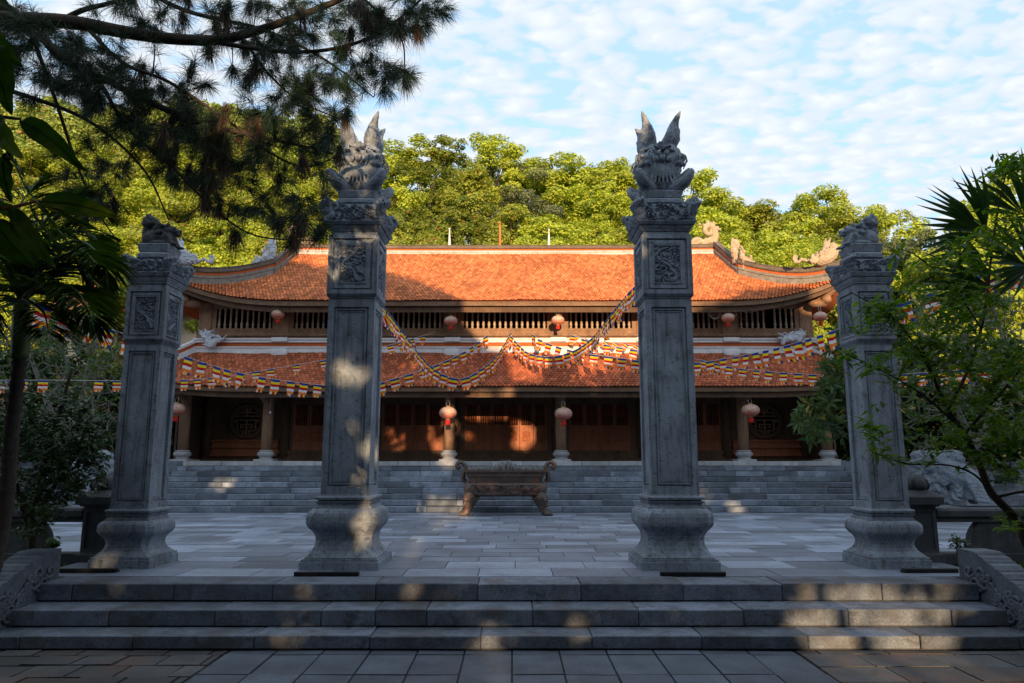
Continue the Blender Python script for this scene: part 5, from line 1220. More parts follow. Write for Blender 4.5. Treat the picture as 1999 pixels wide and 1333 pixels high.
# a thin trunk and limb cutting the patch of sun on the right steps
tx, tz = proj_v(at(1672,1230,7.3)); root = empty('young_tree', (tx+.05, SH_Y+1.6, 0), 'slim young tree behind the viewer whose trunk crosses the sun patch', 'tree')
o_ = SDX*1.6; b = MB(); b.tube([(tx+.10-o_,SH_Y+1.6,-.1),(tx-o_,SH_Y+1.6,tz-.3),(tx-o_-.02,SH_Y+1.6,tz+.4),(tx-o_+.1,SH_Y+1.6,tz+2),(tx-o_,SH_Y+1.6,tz+4)], [.10,.085,.08,.06,.03], 8)
b.tube([(tx-o_,SH_Y+1.6,tz-.5),(tx-o_+.22,SH_Y+1.6,tz-.25),(tx-o_+.40,SH_Y+1.6,tz+.15)], [.035,.03,.02], 6); b.build('trunk', M['bark'], root)
n = 1500; C = np.stack([rs.uniform(tx-1.2, tx+1.2, n), SH_Y+1.6+rs.normal(0,.4,n), rs.uniform(tz+1.0, tz+4.5, n)], 1); C = C[allowed(C)]; n = len(C); Nn = unit(rs.normal(size=(n,3))+[0,1,0]); D = np.cross(Nn, rs.normal(size=(n,3)))
V, Fc = quad_leaves(C, D, Nn, rs.uniform(.16,.24,n), rs.uniform(.1,.15,n)); link_obj('crown', np_mesh('crown', V-np.array([tx+.05, SH_Y+1.6, 0]), Fc, M['leaf_shade']), root)

# unseen canopy added overhead to cut the sky light on the foreground
for i, (xc, yc, rx, ry) in enumerate(((-10,-4,6,6),(-3,-6,4,5.5),(3.5,-5,4,6),(10.5,-4,6,6))):
    root = empty('added_canopy', (xc, yc-3, 0), f'unseen canopy added overhead to dim the sky light, {ORD[i]} of four from left', 'tree', 'canopies added to dim the sky light'); n = 46000
    a = rs.uniform(0, 6.283, n); q = rs.uniform(0, 1, n)**.5; C = np.stack([xc+rx*q*np.cos(a), yc+ry*q*np.sin(a), rs.uniform(5.8, 9.6, n)], 1); C = C[(C[:,1] < .8)]; C = C[allowed(C)]
    n = len(C); Nn = unit(rs.normal(size=(n,3))*.5+[0,.3,1]); D = np.cross(Nn, rs.normal(size=(n,3))); V, Fc = quad_leaves(C, D, Nn, rs.uniform(.24,.34,n), rs.uniform(.15,.22,n))
    link_obj('crown', np_mesh('crown', V-np.array([xc, yc-3, 0]), Fc, M['leaf_shade']), root)
    b = MB(); b.tube([(xc,yc-8.5,-.1),(xc,yc-8.3,3),(xc,yc-7.5,5.5),(xc,yc-5,7.3),(xc,yc,8.2)], [.3,.24,.2,.13,.05], 9)
    for q in range(6): a_ = q*1.05; b.tube([(xc,yc-5,7.3),(xc+rx*.4*math.cos(a_),yc-2+ry*.3*math.sin(a_),7.8),(xc+rx*.8*math.cos(a_),yc+ry*.7*math.sin(a_),8.3)], [.08,.05,.02], 6)
    b.build('trunk', M['bark'], root)

for sg, lab in ((-1, 'unseen dense tree added on the left to block side sky'), (1, 'unseen dense tree added on the right to block side sky')):
    X0 = sg*11.5; root = empty('added_side_tree', (X0, -2, 0), lab, 'tree', 'unseen trees added to block side sky'); n = 32000  # leaf mass added out of view to keep side sky light off the forecourt
    C = np.stack([rs.uniform(X0-2, X0+2, n), rs.uniform(-11, 4.5, n), rs.uniform(.2, 8, n)], 1); C = C[allowed(C)]; n = len(C); Nn = unit(rs.normal(size=(n,3))*.6+[-sg,0,.3]); D = np.cross(Nn, rs.normal(size=(n,3)))
    V, Fc = quad_leaves(C, D, Nn, rs.uniform(.24,.34,n), rs.uniform(.15,.22,n)); link_obj('crown', np_mesh('crown', V-np.array([X0,-2,0]), Fc, M['leaf_shade']), root)
    b = MB(); b.tube([(X0,-2,-.1),(X0+.1,-2,3),(X0,-2.2,7)], [.25,.2,.08], 9); b.build('trunk', M['bark'], root)

# unseen bough added, its leaves shaped to shade most of the right finial
n = 2600; X1, Z1 = proj_v(at(1306,312,9.1)); yb = -3.0; q = rs.uniform(0,1,n)**.5; a = rs.uniform(0,6.283,n)
C = np.stack([X1+.34*q*np.cos(a)+SDX*(SH_Y-yb), yb+rs.normal(0,.25,n), Z1+.62*q*np.sin(a)+SDZ*(SH_Y-yb)], 1); Nn = unit(rs.normal(size=(n,3))*.5+[0,1,0]); D = np.cross(Nn, rs.normal(size=(n,3)))
c0 = C.mean(0); root = empty('added_shade_bough', tuple(c0), 'unseen leafy bough added behind the viewer to shade the right phoenix', 'branch')
V, Fc = quad_leaves(C, D, Nn, rs.uniform(.08,.14,n), rs.uniform(.05,.08,n)); link_obj('leaves', np_mesh('leaves', V-c0, Fc, M['leaf_shade']), root)
b = MB(); b.tube([tuple(c0), tuple(c0+np.array([.5,-1.5,.3])), tuple(c0+np.array([1.2,-4,.2]))], [.01,.03,.05], 6); b.build('stem', M['bark'], root)
# ------------------------------------------------------------------ near vegetation
class Skel:
    """branch skeleton that twigs attach to"""
    def __init__(s): s.P = []; s.R = []; s.mb = MB()
    def limb(s, pts, r0, r1, seg=7, n=6):
        p = cat_rom(pts, n); rad = [lerp(r0, r1, i/(len(p)-1)) for i in range(len(p))]; s.mb.tube(p, rad, seg)
        s.P += [tuple(q) for q in p]; s.R += rad
    def grow(s, tips, rr, r_tip=.003, r_max=.02, sag=.12, wob=.08, seg=4, k=6):
        """join each tip to the nearest skeleton point; returns list of (tip, direction)"""
        A = np.array(s.P); d = [((A-np.array(t))**2).sum(1).min() for t in tips]; out = []
        order = np.argsort(d); Pn = [np.array(p) for p in s.P]; A = np.array(Pn); R = list(s.R)
        for i in order:
            t = np.array(tips[i]); j = int(((A-t)**2).sum(1).argmin()); a = A[j]; L = np.linalg.norm(t-a)
            if L < 1e-3: continue
            w = np.array([rr.uniform(-1,1) for _ in range(3)])*wob*L; mid = (a+t)/2 + w + np.array([0,0,sag*L])
            pts = [(1-q)**2*a + 2*q*(1-q)*mid + q*q*t for q in np.linspace(0, 1, k)]
            r0 = min(R[j]*.75, r_max, r_tip+L*.02); s.mb.tube(pts, [lerp(r0, r_tip, q) for q in np.linspace(0,1,k)], seg)
            A = np.vstack([A, np.array(pts[1:])]); R += [lerp(r0, r_tip, q) for q in np.linspace(0,1,k)[1:]]
            out.append((pts, np.linalg.norm(L)))
        return out
def blob_tips(blobs, n, Y, dy, rr):
    w = [b[4] for b in blobs]; out = []
    for _ in range(n):
        b = rr.choices(blobs, w)[0]
        while True:
            u, v = rr.uniform(-1,1), rr.uniform(-1,1)
            if u*u+v*v < 1: break
        out.append(tuple(at(b[0]+b[2]*u, b[1]+b[3]*v, Y + rr.uniform(-dy, dy))))
    return out
def L3(pts, Y): return [at(p[0], p[1], p[2] if len(p) > 2 else Y) for p in pts]

# --- the pine reaching in from the left
M['needle'] = leafm('pine_needles', (.012,.030,.018), (.030,.062,.034), .15)
M['needle_dead'] = leafm('dead_pine_needles', (.05,.028,.018), (.10,.05,.03), .1)
PY = 6.3; rr = random.Random(41); sk = Skel()
root = empty('pine_tree', (-7.4, 5.9, .35), 'large dark pine reaching in over the left pillars from the upper left corner', 'tree')
sk.limb([(-7.4,5.9,.2),(-7.3,5.9,2.5),(-7.1,6.0,5),(-7.0,6.1,7.5),(-6.8,6.2,10)], .26, .10, 12)
sk.limb([(-7.1,6.0,5.4)]+L3([(-90,20),(0,36),(130,42),(240,62),(330,75),(420,78),(480,66),(560,40),(650,5),(720,-30)], PY), .085, .022, 8)
sk.limb(L3([(400,79),(480,92,6.25),(560,101,6.2),(640,97,6.2),(720,74,6.2),(790,28,6.2),(840,-20,6.2)], PY), .024, .010)
sk.limb([(-7.1,6.0,5.2)]+L3([(-60,10,6.6),(60,55,6.6),(120,112,6.5),(200,152,6.5),(300,203,6.4),(400,243,6.4),(500,265,6.4),(600,287,6.4),(650,300,6.3)], PY), .06, .008)
sk.limb(L3([(110,46),(160,20),(230,0),(290,-40)], PY), .03, .015)
sk.limb(L3([(170,55,6.3),(240,122,6.1),(330,160,6.0),(440,232,6.0),(530,300,5.95),(600,325,5.9),(668,300,5.9)], PY), .02, .006)
sk.limb(L3([(190,150,6.5),(250,250,6.4),(340,330,6.4),(420,410,6.5),(500,460,6.6),(610,470,6.7)], PY), .02, .005)
sk.limb(L3([(60,60,6.6),(110,200,6.7),(150,320,6.8),(190,410,6.8),(235,480,6.9)], PY), .022, .005)
sk.limb(L3([(690,-20,6.1),(745,30,6.1),(785,80,6.1),(790,140,6.1)], PY), .014, .005)
sk.limb(L3([(470,70,6.3),(530,150,6.3),(590,200,6.3),(670,235,6.3)], PY), .014, .005)
sk.limb(L3([(-80,150,7),(60,190,7.0),(180,240,7.0),(280,330,7.0),(330,430,7.0)], PY), .03, .006)
sk.limb(L3([(250,-40,6.9),(360,20,6.9),(520,60,7),(640,120,7),(730,190,7.0)], PY), .03, .006)
blobs = [(100,130,110,70,1.3),(320,50,320,55,2.3),(600,55,190,60,2.4),(760,30,90,40,1.4),(840,15,50,25,.4),(765,150,45,32,.55),(165,135,80,50,1.6),(240,180,90,60,1.5),(330,230,100,70,2.0),(370,310,80,60,1.2),(480,290,100,80,1.4),(560,260,90,60,.9),(645,290,30,25,.35),(700,140,80,60,.9),(470,170,150,70,1.4),(560,400,60,50,.6),(180,330,80,90,.8),(470,430,70,40,.35),(620,190,70,60,.9),(40,60,60,50,.9),(150,400,60,40,.35),(590,440,45,40,.5),(610,350,40,40,.4),(400,380,40,60,.4)]
tips = blob_tips(blobs, 780, 6.45, .75, rr)
tw = sk.grow(tips, rr, .0022, .016, .10, .16)
sk.mb.build('branches', M['bark'], root)
ro = np.array(rootloc(root)); nr = np.random.RandomState(3)
def needles(tufts, per, lmin, lmax, w, droop):
    C = []; D = []
    for p, d, s, sp in tufts:
        n = int(per*s); v = unit(nr.normal(size=(n,3))*sp + d*1.0); v[:, 2] -= droop; C.append(np.repeat(p[None], n, 0) + nr.normal(size=(n,3))*.012 - d*nr.uniform(0, .07, (n,1))); D.append(unit(v))
    C = np.concatenate(C); D = np.concatenate(D); n = len(C); L = nr.uniform(lmin, lmax, (n,1)); S_ = unit(np.cross(D, nr.normal(size=(n,3)))); S2 = np.cross(D, S_)
    bend = np.zeros((n,3)); bend[:, 2] = -.12*L[:, 0]
    m1 = C + D*L*.55; tip = C + D*L + bend
    V = np.stack([C-S_*w/2, C+S_*w/2, m1+S_*w/2, m1-S_*w/2, tip], 1).reshape(-1, 3); b = (np.arange(n)*5)[:, None]
    return V, [b+np.array([[0,1,2,3]]), b+np.array([[3,2,4]])]
tg = []; td = []
for pts, L in tw:
    p = np.array(pts[-1]); q = np.array(pts[-3]); d = unit((p-q)[None])[0]; x = p[0]
    tg.append((p, d, rr.uniform(.7, 1.3), .75))
    if L > .25: tg.append((np.array(pts[3]), d, .5, .8))
    # dead hanging needles in the thick part
    px = 999.5 + p[0]/p[1]*F
    if (250 < px < 460 and rr.random() < .28) or rr.random() < .08: td.append((p, np.array([rr.uniform(-.2,.2), rr.uniform(-.2,.2), -1.0]), 1.3, .28))
V, Fs = needles(tg, 92, .11, .21, .0032, .26); me = np_mesh('needles', V-ro, Fs, M['needle']); link_obj('needles', me, root)
V, Fs = needles(td, 90, .14, .26, .0032, .3); me = np_mesh('needles', V-ro, Fs, M['needle_dead']); o = link_obj('needles', me, root); o['label'] = 'dead brown needles hanging in tufts'

# --- generic leafy shrub or small tree
def leafy(name, loc, label, cat, limbs, blobs, n, Y, dy, leafmat, barkmat, L, W, per, group=None, seed=1, whorl=False, r_tip=.003, r_max=.02, sag=.08, wob=.15, fold=.25, up=.3, spread=.30, limb_r=(.05,.01), part='leaves', droop=.08):
    rr = random.Random(seed); nr = np.random.RandomState(seed); sk = Skel(); root = empty(name, loc, label, cat, group)
    for lb in limbs:
        r0, r1 = lb[1] if isinstance(lb[1], tuple) and len(lb) == 2 and isinstance(lb[0], list) else limb_r
        pts = lb[0] if isinstance(lb[0], list) else lb
        sk.limb(L3(pts, Y) if not isinstance(pts[0], Vector) else pts, r0, r1)
    tw = sk.grow(blob_tips(blobs, n, Y, dy, rr), rr, r_tip, r_max, sag, wob); sk.mb.build('branches', barkmat, root)
    C = []; D = []; Nn = []
    for pts, Ln in tw:
        P_ = np.array(pts); d = unit((P_[-1]-P_[-3])[None])[0]
        if whorl:
            for q in range(per):
                a = 6.283*q/per + rr.random(); s1 = unit(np.cross(d, [0.3,0.2,1])[None])[0]; s2 = np.cross(d, s1); e = s1*math.cos(a)+s2*math.sin(a)
                C.append(P_[-1]-d*rr.uniform(0,.05)); v = e*rr.uniform(.6,1.0)+d*rr.uniform(.3,.9)+np.array([0,0,.15]); D.append(v); Nn.append(d*1.0-e*.4+np.array([0,0,.4]))
        else:
            s1 = unit(np.cross(d, [0,0,1.0])[None]+1e-6)[0]
            for q in range(per):
                t = q/per; c = P_[-1] - d*(per-q)*spread*L*1.0 if t < 1 else P_[-1]; sg = 1 if q % 2 else -1
                v = d*.75 + s1*sg*rr.uniform(.6,1.1) + np.array([rr.uniform(-.3,.3), rr.uniform(-.3,.3), rr.uniform(-.25,.25)])
                C.append(c); D.append(v); Nn.append(np.array([rr.uniform(-.5,.5), rr.uniform(-.7,.2), 1.0]))
    C = np.array(C); D = np.array(D); Nn = unit(np.array(Nn)); k = len(C)
    V, Fc = leaf_arrays(C, D, Nn, L*nr.uniform(.7,1.25,k), W*nr.uniform(.75,1.2,k), fold, droop)
    link_obj(part, np_mesh(part, V-np.array(rootloc(root)), Fc, leafmat), root); return root

M['leaf_near'] = leafm('fresh_green_leaf', (.035,.085,.008), (.10,.17,.012), .4, tcol=(1.6,1.8,.4))
M['leaf_dark'] = leafm('dark_glossy_leaf', (.014,.036,.012), (.042,.085,.028), .2, rough=.3)
M['leaf_frangi'] = leafm('frangipani_leaf', (.03,.075,.035), (.09,.14,.04), .3, rough=.4, dead=(.03,(.3,.22,.04)))
# right foreground tree
g = (5.2, 5.0, .45)
leafy('leafy_shrub', g, 'small leaved green tree in the right foreground, dark curved trunk, sprays crossing the pillar', 'tree',
 [([(2035,1120,4.7),(2005,1062,4.6),(1985,1015,4.6),(1935,962,4.6),(1915,915,4.6),(1890,860,4.6),(1850,800,4.6),(1822,735,4.55),(1800,680,4.5)],(.034,.008)),
  ([(1930,955,4.6),(1900,925,4.5),(1850,908,4.4),(1770,905,4.35),(1710,885,4.3)],(.008,.003)),
  ([(1850,800,4.6),(1890,720,4.7),(1920,620,4.7),(1935,500,4.7),(1950,400,4.7),(1968,320,4.7)],(.012,.004)),
  ([(1822,735,4.5),(1785,670,4.45),(1730,610,4.4),(1660,570,4.35)],(.008,.003)),
  ([(1870,830,4.6),(1800,770,4.5),(1730,728,4.4),(1650,690,4.35)],(.008,.003)),
  ([(1880,850,4.6),(1960,760,4.6),(2010,700,4.6)],(.010,.005)), ([(1945,970,4.6),(1999,960,4.5),(2040,970,4.5)],(.010,.006)),
  ([(1915,640,4.7),(1860,560,4.6),(1790,500,4.5),(1755,485,4.5)],(.007,.003))],
 [(1700,630,55,30,.45),(1810,620,80,75,1.1),(1900,540,90,90,1.5),(1955,420,50,90,1.1),(1975,320,25,30,.35),(1760,500,35,25,.25),(1880,700,110,90,2.2),(1955,780,55,100,1.5),(1760,720,80,40,.6),(1700,830,30,15,.15),(1750,900,75,12,.3),(1850,840,80,50,.9),(1965,1020,25,22,.15),(1960,890,50,60,.7),(1660,690,25,25,.2)],
 370, 4.55, .45, M['leaf_near'], M['bark'], .080, .031, 8, seed=5, spread=.30, sag=.05, r_max=.007, r_tip=.0016, wob=.12)
# left dark shrub and the frangipani tangle behind it
leafy('dark_shrub', (-6.6, 8.2, .5), 'dense dark glossy shrub left of the far left pillar', 'shrub',
 [([(60,1100,8.4),(75,960,8.4),(110,830,8.4),(140,720,8.4)],(.05,.015)),([(70,1000,8.4),(140,900,8.3),(200,820,8.3)],(.035,.01)),([(60,1040,8.2),(20,900,8.2),(10,760,8.2)],(.035,.01))],
 [(110,860,95,85,2.4),(150,910,65,65,1.6),(70,900,80,110,1.8),(30,820,60,90,1.2),(60,1000,70,50,1.0),(175,850,40,50,.8)], 620, 8.4, .8, M['leaf_dark'], M['bark'], .085, .042, 9, seed=8)
leafy('frangipani_tree', (-12, 18.6, TZ), 'frangipani with twisted bare grey branches behind the palm at left', 'tree',
 [([(120,960,18.4),(120,860,18.5),(90,780,18.5),(60,700,18.5),(20,640,18.5)],(.11,.03)),([(120,860,18.5),(160,780,18.4),(170,720,18.5),(190,660,18.5)],(.08,.03)),([(90,780,18.5),(130,730,18.8),(120,670,18.8)],(.06,.02))],
 [(100,700,130,75,2.5),(150,670,85,60,2.2),(40,640,80,60,1),(190,790,50,70,1),(110,800,90,70,1)], 420, 18.5, 1.0, M['leaf_frangi'], M['pale_bark'], .20, .065, 3, 'frangipani trees round the courtyard', 9, True, .016, .04, -.05, .35)
leafy('frangipani_tree', (11.8, 17.8, TZ), 'frangipani with tangled pale branches behind the small leaved tree at right', 'tree',
 [([(1900,980,17.8),(1900,880,18.3),(1870,800,18.4),(1830,720,18.4),(1800,650,18.4)],(.11,.03)),([(1900,880,17.8),(1950,780,17.8),(1960,680,17.8),(1940,600,17.8)],(.09,.03)),([(1870,800,18.4),(1910,720,18.8),(1880,640,18.8)],(.06,.02))],
 [(1850,700,100,110,2.5),(1930,640,80,90,2.4),(1820,800,70,80,1.6),(1950,780,60,100,1.8),(1800,600,60,50,.8),(1960,560,50,40,.8)], 520, 18.0, 1.2, M['leaf_frangi'], M['pale_bark'], .20, .065, 3, 'frangipani trees round the courtyard', 10, True, .016, .04, -.05, .35)
leafy('frangipani_tree', (8.0, 16.4, TZ), 'leafy frangipani in front of the rightmost temple column', 'tree',
 [([(1700,985,16.2),(1700,880,16.2),(1670,820,16.2),(1640,790,16.2)],(.07,.025)),([(1700,880,16.2),(1690,780,16.2),(1650,700,16.2)],(.05,.02)),([(1700,900,16.2),(1740,800,16.3),(1760,700,16.3)],(.05,.02))],
 [(1600,820,42,38,2.2),(1625,770,40,25,1.5),(1640,800,40,60,1.6),(1635,710,30,40,1.5),(1650,660,25,30,.8),(1700,760,60,90,1.5),(1770,740,40,60,.8)], 150, 16.2, .55, M['leaf_frangi'], M['pale_bark'], .30, .085, 8, 'frangipani trees round the courtyard', 11, True, .010, .03, -.05, .25)
# low plants
leafy('garden_plant', (5.75, 8.6, .5), 'low seedlings growing beside the right stair wing', 'plant', [([(1868,1085,8.9),(1868,1055,8.9)],(.01,.004))], [(1868,1062,22,16,1)], 26, 8.9, .15, M['leaf_dark'], M['bark'], .06, .03, 5, seed=12)
leafy('garden_plant', (-5.8, 8.9, .5), 'small potlike seedling at the end of the left railing', 'plant', [([(105,1075,9.2),(106,1060,9.2)],(.01,.004))], [(105,1062,9,7,1)], 14, 9.2, .1, M['leaf_near'], M['bark'], .08, .05, 5, seed=13)
# --- palms
def areca(root, top, fronds, mat, trunk_pts, r0, r1, seed):
    rr = random.Random(seed); nr = np.random.RandomState(seed)
    b = MB(); p = cat_rom(trunk_pts, 14); n = len(p); b.tube(p, [lerp(r0, r1, i/n)*(1.0+.09*((i % 2)*2-1)) for i in range(n)], 12); b.build('trunk', M['palm_bark'], root)
    C = []; D = []; Nn = []; Ls = []; b = MB()
    for pts in fronds:
        q = cat_rom([top]+pts, 8); b.tube(q, radii(len(q), [.022,.014,.008,.003]), 5); m = len(q)
        for i in range(3, m):
            d = (q[min(i+1,m-1)]-q[i-1]).normalized(); s = d.cross(Vector((0,0,1)))
            if s.length < .1: s = Vector((0,1,0))
            s.normalize(); env = math.sin(math.pi*min(1, .18+.82*i/m))**.6
            for sg in (-1, 1):
                for h in (0, .33, .66):
                    if rr.random() < .05: continue
                    base = q[i].lerp(q[min(i+1,m-1)], h); v = d*.75+s*sg*.85+Vector((rr.uniform(-.1,.1), rr.uniform(-.1,.1), rr.uniform(-.25,.12)))
                    C.append(base); D.append(v); Nn.append(Vector((0,0,1))+s*sg*.3); Ls.append(.38*env*rr.uniform(.85,1.1))
    b.build('frond_stem', M['palm_stem'], root)
    C, D, Nn = [np.array([tuple(v) for v in q]) for q in (C, D, Nn)]; V, Fc = leaf_arrays(C, D, Nn, np.array(Ls), np.full(len(C), .021), .35, .10)
    link_obj('fronds', np_mesh('fronds', V-np.array(rootloc(root)), Fc, mat), root)
M['palm_bark'] = surf('ringed_palm_trunk', (.055,.042,.036), .3, scale=5, stain=.4, stain_col=(.03,.028,.024), bstr=.6, bdist=.02, stretch=(1,1,3)); M['palm_stem'] = flatm('palm_stem_green', (.05,.09,.02), .5)
M['palm'] = leafm('dark_palm_leaf', (.016,.042,.010), (.05,.095,.02), .3, rough=.4)
PYL = 5.0; tp = at(42, 585, PYL); root = empty('palm_tree', (at(5,1000,PYL).x, PYL, .4), 'slim palm with ringed trunk and dark drooping fronds at left edge', 'palm')
areca(root, tp, [L3(f, PYL) for f in ([(70,530,4.8),(120,500,4.7),(160,490,4.6),(190,515,4.5)],[(70,560,4.7),(120,555,4.6),(150,568,4.5),(172,600,4.4)],[(60,510,5.0),(120,455,5.1),(170,455,5.1),(200,485,5.1)],[(10,510,4.7),(-30,500,4.6),(-60,540,4.5)],[(90,500,4.9),(150,470,4.8),(195,500,4.7),(212,550,4.7)],[(80,540),(140,520),(180,545),(205,595)],[(90,560,4.8),(140,575,4.7),(168,600,4.6),(185,645,4.6)],[(60,480,5.2),(100,420,5.3),(160,390,5.4),(205,420,5.4)],[(30,470,5.1),(40,400,5.2),(80,350,5.3)],[(0,520),(-60,500),(-120,540)],[(20,560,4.8),(-20,580,4.7),(-40,650,4.6)],[(60,590,4.7),(85,610,4.6),(95,650,4.5)],[(-10,470),(-60,420),(-120,440)])], M['palm'],
      [Vector((at(5,1000,PYL).x-.1, PYL, .35)), at(8,1000,PYL), at(22,850,PYL), at(38,700,PYL), tp], .052, .042, 5)
b = MB(); p = cat_rom([at(38,700,PYL), at(42,650,PYL), tp], 5); b.tube(p, radii(len(p), [.055,.062,.05]), 10); b.build('crownshaft', M['palm_stem'], root)
def fan_palm(root, fans, mat, seed):
    rr = random.Random(seed); parts = []; b = MB()
    for cpt, stem, dirs, L, nrm in fans:
        b.tube(cat_rom([stem, (stem+cpt)/2+Vector((0,0,.1)), cpt], 5), .012, 6); C = []; D = []; Ls = []
        for a in dirs:
            u, v = math.cos(math.radians(a)), math.sin(math.radians(a)); d = Vector((u, rr.uniform(-.18,.18)-.15, v)); C.append(tuple(cpt)); D.append(tuple(d)); Ls.append(L*rr.uniform(.85,1.05)*(1-.25*abs(a-150)/120))
        C, D = np.array(C), np.array(D); parts.append(leaf_arrays(C, D, np.tile(np.array([tuple(nrm)]), (len(C),1)), np.array(Ls), np.full(len(C), L*.085), .5, .06))
    V, Fc = join_np(parts); link_obj('fronds', np_mesh('fronds', V-np.array(rootloc(root)), np.concatenate(Fc), mat), root)
    b.build('frond_stem', M['palm_stem'], root)
M['fan'] = leafm('fan_palm_leaf', (.014,.042,.016), (.03,.075,.025), .3, rough=.4)
base = at(2040, 900, 7.2); root = empty('fan_palm', (base.x, 7.2, .4), 'fan palm with stiff dark fronds at right, behind the small leaved tree', 'palm')
b = MB(); p = cat_rom([Vector((base.x, 7.2, .3)), base, at(2035,640,7.2), at(2030,560,7.2)], 12); b.tube(p, [.10*(1+.06*((i%2)*2-1)) for i in range(len(p))], 12); b.build('trunk', M['palm_bark'], root)
st = at(2030, 565, 7.2); nn = Vector((0,-1,.25))
fan_palm(root, [(at(1925,455,7.0), st, [95+7*i for i in range(16)], .80, nn), (at(1935,560,6.9), st, [120+7*i for i in range(14)], .78, nn), (at(2000,420,7.2), st, [60+9*i for i in range(14)], .8, nn), (at(2010,520,7.0), st, [40+10*i for i in range(20)], .7, nn)], M['fan'], 3)
# --- big leaves close by at the left edge
def big_leaf(bp, tp_, wpx, Y, seed, roll=0.0, bend=.12):
    rr = random.Random(seed); a = at(*bp, Y+rr.uniform(-.06,.06)); c = at(*tp_, Y+rr.uniform(-.10,.10)); d = c-a; L = d.length; d.normalize()
    view = Vector((0,-1,0)); n = (view*math.cos(roll)+d.cross(view)*math.sin(roll)).normalized(); s = d.cross(n).normalized(); w = wpx/F*Y; P = []
    for i in range(15):
        q = i/14; e = (math.sin(math.pi*q**.72)**.8)*.5*w if 0 < q < 1 else .0015; m = a+d*L*q + Vector((0,0,1))*L*bend*math.sin(math.pi*q)*.6 + n*L*.05*math.sin(math.pi*q)
        P.append([m+s*e*k + n*(abs(k)*.22*e) + n*.004*math.sin(q*20+k*2) for k in (-1,-.66,-.33,-.06,.06,.33,.66,1)])
    return P, a
def leafbig_mat():
    m, t, b_, o = new_mat('big_glossy_leaf'); c = mixf(t, ramp(t, noise_n(t, 9, 4), [(.45,0.0),(.75,1.0)]), (.010,.030,.006), (.022,.052,.008)); c = mixf(t, ramp(t, noise_n(t, 3.5, 3), [(.60,0.0),(.72,.8)]), c, (.17,.19,.012))
    t.links.new(c, b_.inputs['Base Color']); b_.inputs['Roughness'].default_value = .55; b_.inputs['Specular IOR Level'].default_value = .2; tr = N(t, 'ShaderNodeBsdfTranslucent'); t.links.new(mult(t, c, (1.6,1.7,.5)), tr.inputs[0]); mx = N(t, 'ShaderNodeMixShader'); mx.inputs[0].default_value = .35
    t.links.new(b_.outputs[0], mx.inputs[1]); t.links.new(tr.outputs[0], mx.inputs[2]); t.links.new(mx.outputs[0], o.inputs[0]); return m
M['leaf_big'] = leafbig_mat()
root = empty('broadleaf_branch', (-1.75, 2.0, .1), 'broad glossy leaves hanging close to the lens at the left edge', 'plant')
st = MB(); BY = 2.0
p = cat_rom([Vector((-2.4,2.1,-.05)), Vector((-2.2,2.1,1.2)), at(-140,520,BY+.05), at(-60,420,BY), at(20,405,BY), at(76,392,BY)], 6); st.tube(p, radii(len(p), [.03,.02,.012,.006,.004]), 8)
p = cat_rom([at(-140,520,BY+.05), at(-90,330,BY), at(-30,235,BY), at(40,232,BY)], 6); st.tube(p, radii(len(p), [.014,.008,.004]), 7)
p = cat_rom([at(-90,330,BY), at(-70,150,BY), at(-30,60,BY)], 6); st.tube(p, radii(len(p), [.010,.006,.004]), 7)
st.build('stem', M['bark'], root)
for i, (bp, tp_, w, roll, bend) in enumerate([((40,235),(167,335),48,.25,.14),((78,392),(232,424),44,.35,.10),((-30,60),(44,132),48,.3,.05),((-8,85),(22,224),66,.0,.02),((-15,225),(45,310),52,.4,.05),((-5,240),(48,345),34,.9,.05),((10,300),(22,395),44,.2,.0),((30,310),(84,410),20,1.1,.05),((-20,395),(66,436),42,.9,.10),((20,405),(108,522),46,.3,.06),((60,400),(104,470),26,1.0,.12),((-10,430),(70,524),56,.1,.0),((-30,400),(10,500),44,.3,.0),((78,392),(128,468),24,.9,.10),((-40,300),(-5,420),50,.2,.0),((-60,-40),(22,20),50,.2,.1),((78,395),(236,470),22,1.2,.10)]):
    P, a = big_leaf(bp, tp_, w, BY, i, roll, bend); b = MB(); b.grid(P); b.tube([P[i_][0]*.5+P[i_][-1]*.5 for i_ in range(15)], radii(15, [.0028,.002,.0008]), 5); b.build('leaf', M['leaf_big'], root)
# fallen leaves on the stairs and the pavement
rr = random.Random(2); k = 0
for px, py, Y in ((1570,982,18),(1580,981,18),(1606,983,18.1),(1615,957,19.0),(1640,958,19.0),(1596,970,18.4),(1627,969,18.4)):
    q = max(0, min(NR-1, int((Y-FSY)/TR))) ; z = TZ+rise*(q+1) if Y > FSY else TZ; c = at(px, py, Y); c.z = z+.02; b = MB(); a = rr.uniform(0, 6.28); l = .10
    d = Vector((math.cos(a), math.sin(a), .1)); s = Vector((-d.y, d.x, .15)); b.add([c-d*l, c+s*l*.45, c+d*l, c-s*l*.45+Vector((0,0,.02))], [(0,1,2),(0,2,3)])
    o = b.build('fallen_leaf', M['leaf_yellow'] if 'leaf_yellow' in M else M.setdefault('leaf_yellow', flatm('dry_yellow_leaf', (.42,.30,.05), .7)), origin=c); tag(o, 'small dry yellow leaf fallen on the right of the temple stairs', 'leaf', 'fallen leaves on the temple stairs')

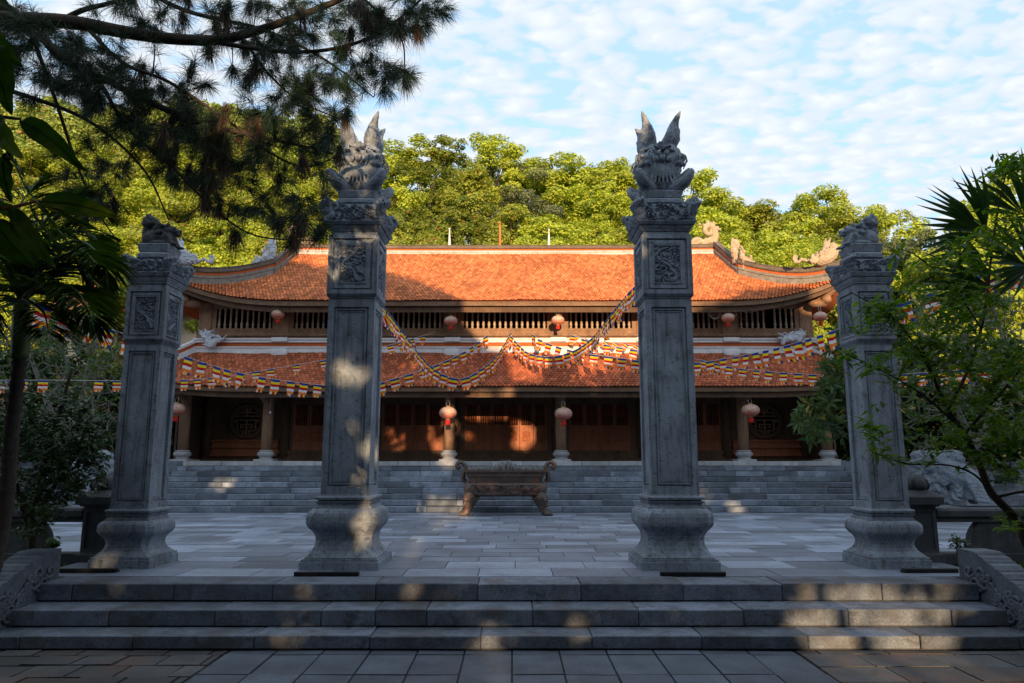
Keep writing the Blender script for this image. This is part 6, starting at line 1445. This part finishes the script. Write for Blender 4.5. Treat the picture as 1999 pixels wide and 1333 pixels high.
# side hall glimpsed at left between palm and pillar, and dark shrubs closing the platform ends
M['cream'] = surf('cream_plaster_wall', (.62,.50,.38), .15, scale=1.5, stain=.25, stain_col=(.35,.25,.18), bstr=.2)
root = empty('side_hall', (-15.5, 32, PLZ), 'cream walled side hall with orange tiled roof glimpsed left of the temple', 'building')
b = MB(); b.box(-19, -13.4, 30, 35, 5.6, 8.2); b.build('wall', M['cream'], root); b = MB(); b.box(-18.9, -13.5, 30.1, 34.9, PLZ-.5, 5.6); b.build('wall', M['wood'], root)
b = MB(); b.add([(-19.8,29.2,7.9),(-12.6,29.2,7.9),(-13.2,32.5,9.9),(-19.2,32.5,9.9),(-19.8,35.8,7.9),(-12.6,35.8,7.9)], [(0,1,2,3),(3,2,5,4),(1,5,2),(0,3,4)]); b.box(-19.8,-12.6,29.15,29.25,7.72,7.89); b.build('roof', M['tile'], root)
for k in range(3):
    b = MB(); x = -18.4+k*1.7; b.box(x, x+.9, 29.93, 29.99, 6.2, 7.3); b.build('window', M['wood'], root)
for sg, lab, sd in ((-1, 'dark shrub closing the left end of the temple veranda', 61), (1, 'dark shrub closing the right end of the temple veranda', 62)):
    c = 999.5+sg*640
    leafy('veranda_shrub', (sg*10.6, 23.3, PLZ), lab, 'shrub', [([(c,905,23.3),(c+sg*5,800,23.3)],(.06,.02)),([(c+sg*30,905,23.3),(c+sg*45,790,23.3)],(.05,.02)),([(c+sg*75,905,23.3),(c+sg*85,780,23.3)],(.05,.02))], [(c+sg*12,830,35,65,2),(c+sg*40,810,60,90,2),(c+sg*90,800,60,90,1.5)], 800, 23.3, .5, M['leaf_dark'], M['bark'], .20, .10, 9, seed=sd)

for (c, w, Y, y0, lab, sd) in ((120, 130, 22.5, 760, 'dark leafy thicket behind the left frangipani', 71), (20, 110, 21, 780, 'dark leafy thicket at the far left behind the palm trunk', 72), (1840, 110, 22.5, 760, 'dark leafy thicket behind the right frangipani', 73), (1980, 110, 21, 760, 'dark leafy thicket at the far right behind the small leaved tree', 74)):
    leafy('thicket', (at(c, 900, Y).x, Y, TZ), lab, 'shrub', [([(c-40,985,Y),(c-30,800,Y)],(.06,.02)),([(c+30,985,Y),(c+40,790,Y)],(.06,.02)),([(c,985,Y),(c,720,Y)],(.06,.02))], [(c, y0, w, 110, 2), (c, y0+110, w, 80, 2)], 800, Y, .9, M['leaf_dark'], M['bark'], .22, .11, 9, seed=sd)

# short grass and seedlings in the right garden bed
nr = np.random.RandomState(9); n = 9000; gx = nr.uniform(5.45, 8.5, n)*np.where(nr.rand(n) < .25, -1, 1); gy = nr.uniform(6.6, 9.4, n); k = np.array([noise.noise(Vector((x*1.3, y*1.3, 1))) for x, y in zip(gx, gy)]) > -.05
gx, gy = gx[k], gy[k]; gz = np.array([.40+.12*noise.noise(Vector((abs(x)*.8, y*.8, 3))) for x, y in zip(gx, gy)]); C = np.stack([gx, gy, gz], 1); n = len(C); D = nr.normal(size=(n,3))*.35+[0,0,1]; Nn = unit(nr.normal(size=(n,3)))
V, Fc = quad_leaves(C, D, Nn, nr.uniform(.05,.13,n), nr.uniform(.008,.02,n)); o = link_obj('grass', np_mesh('grass', V, Fc, M['leaf_near'])); tag(o, 'short patchy grass in the garden beds beside the front steps', 'grass', kind='stuff')
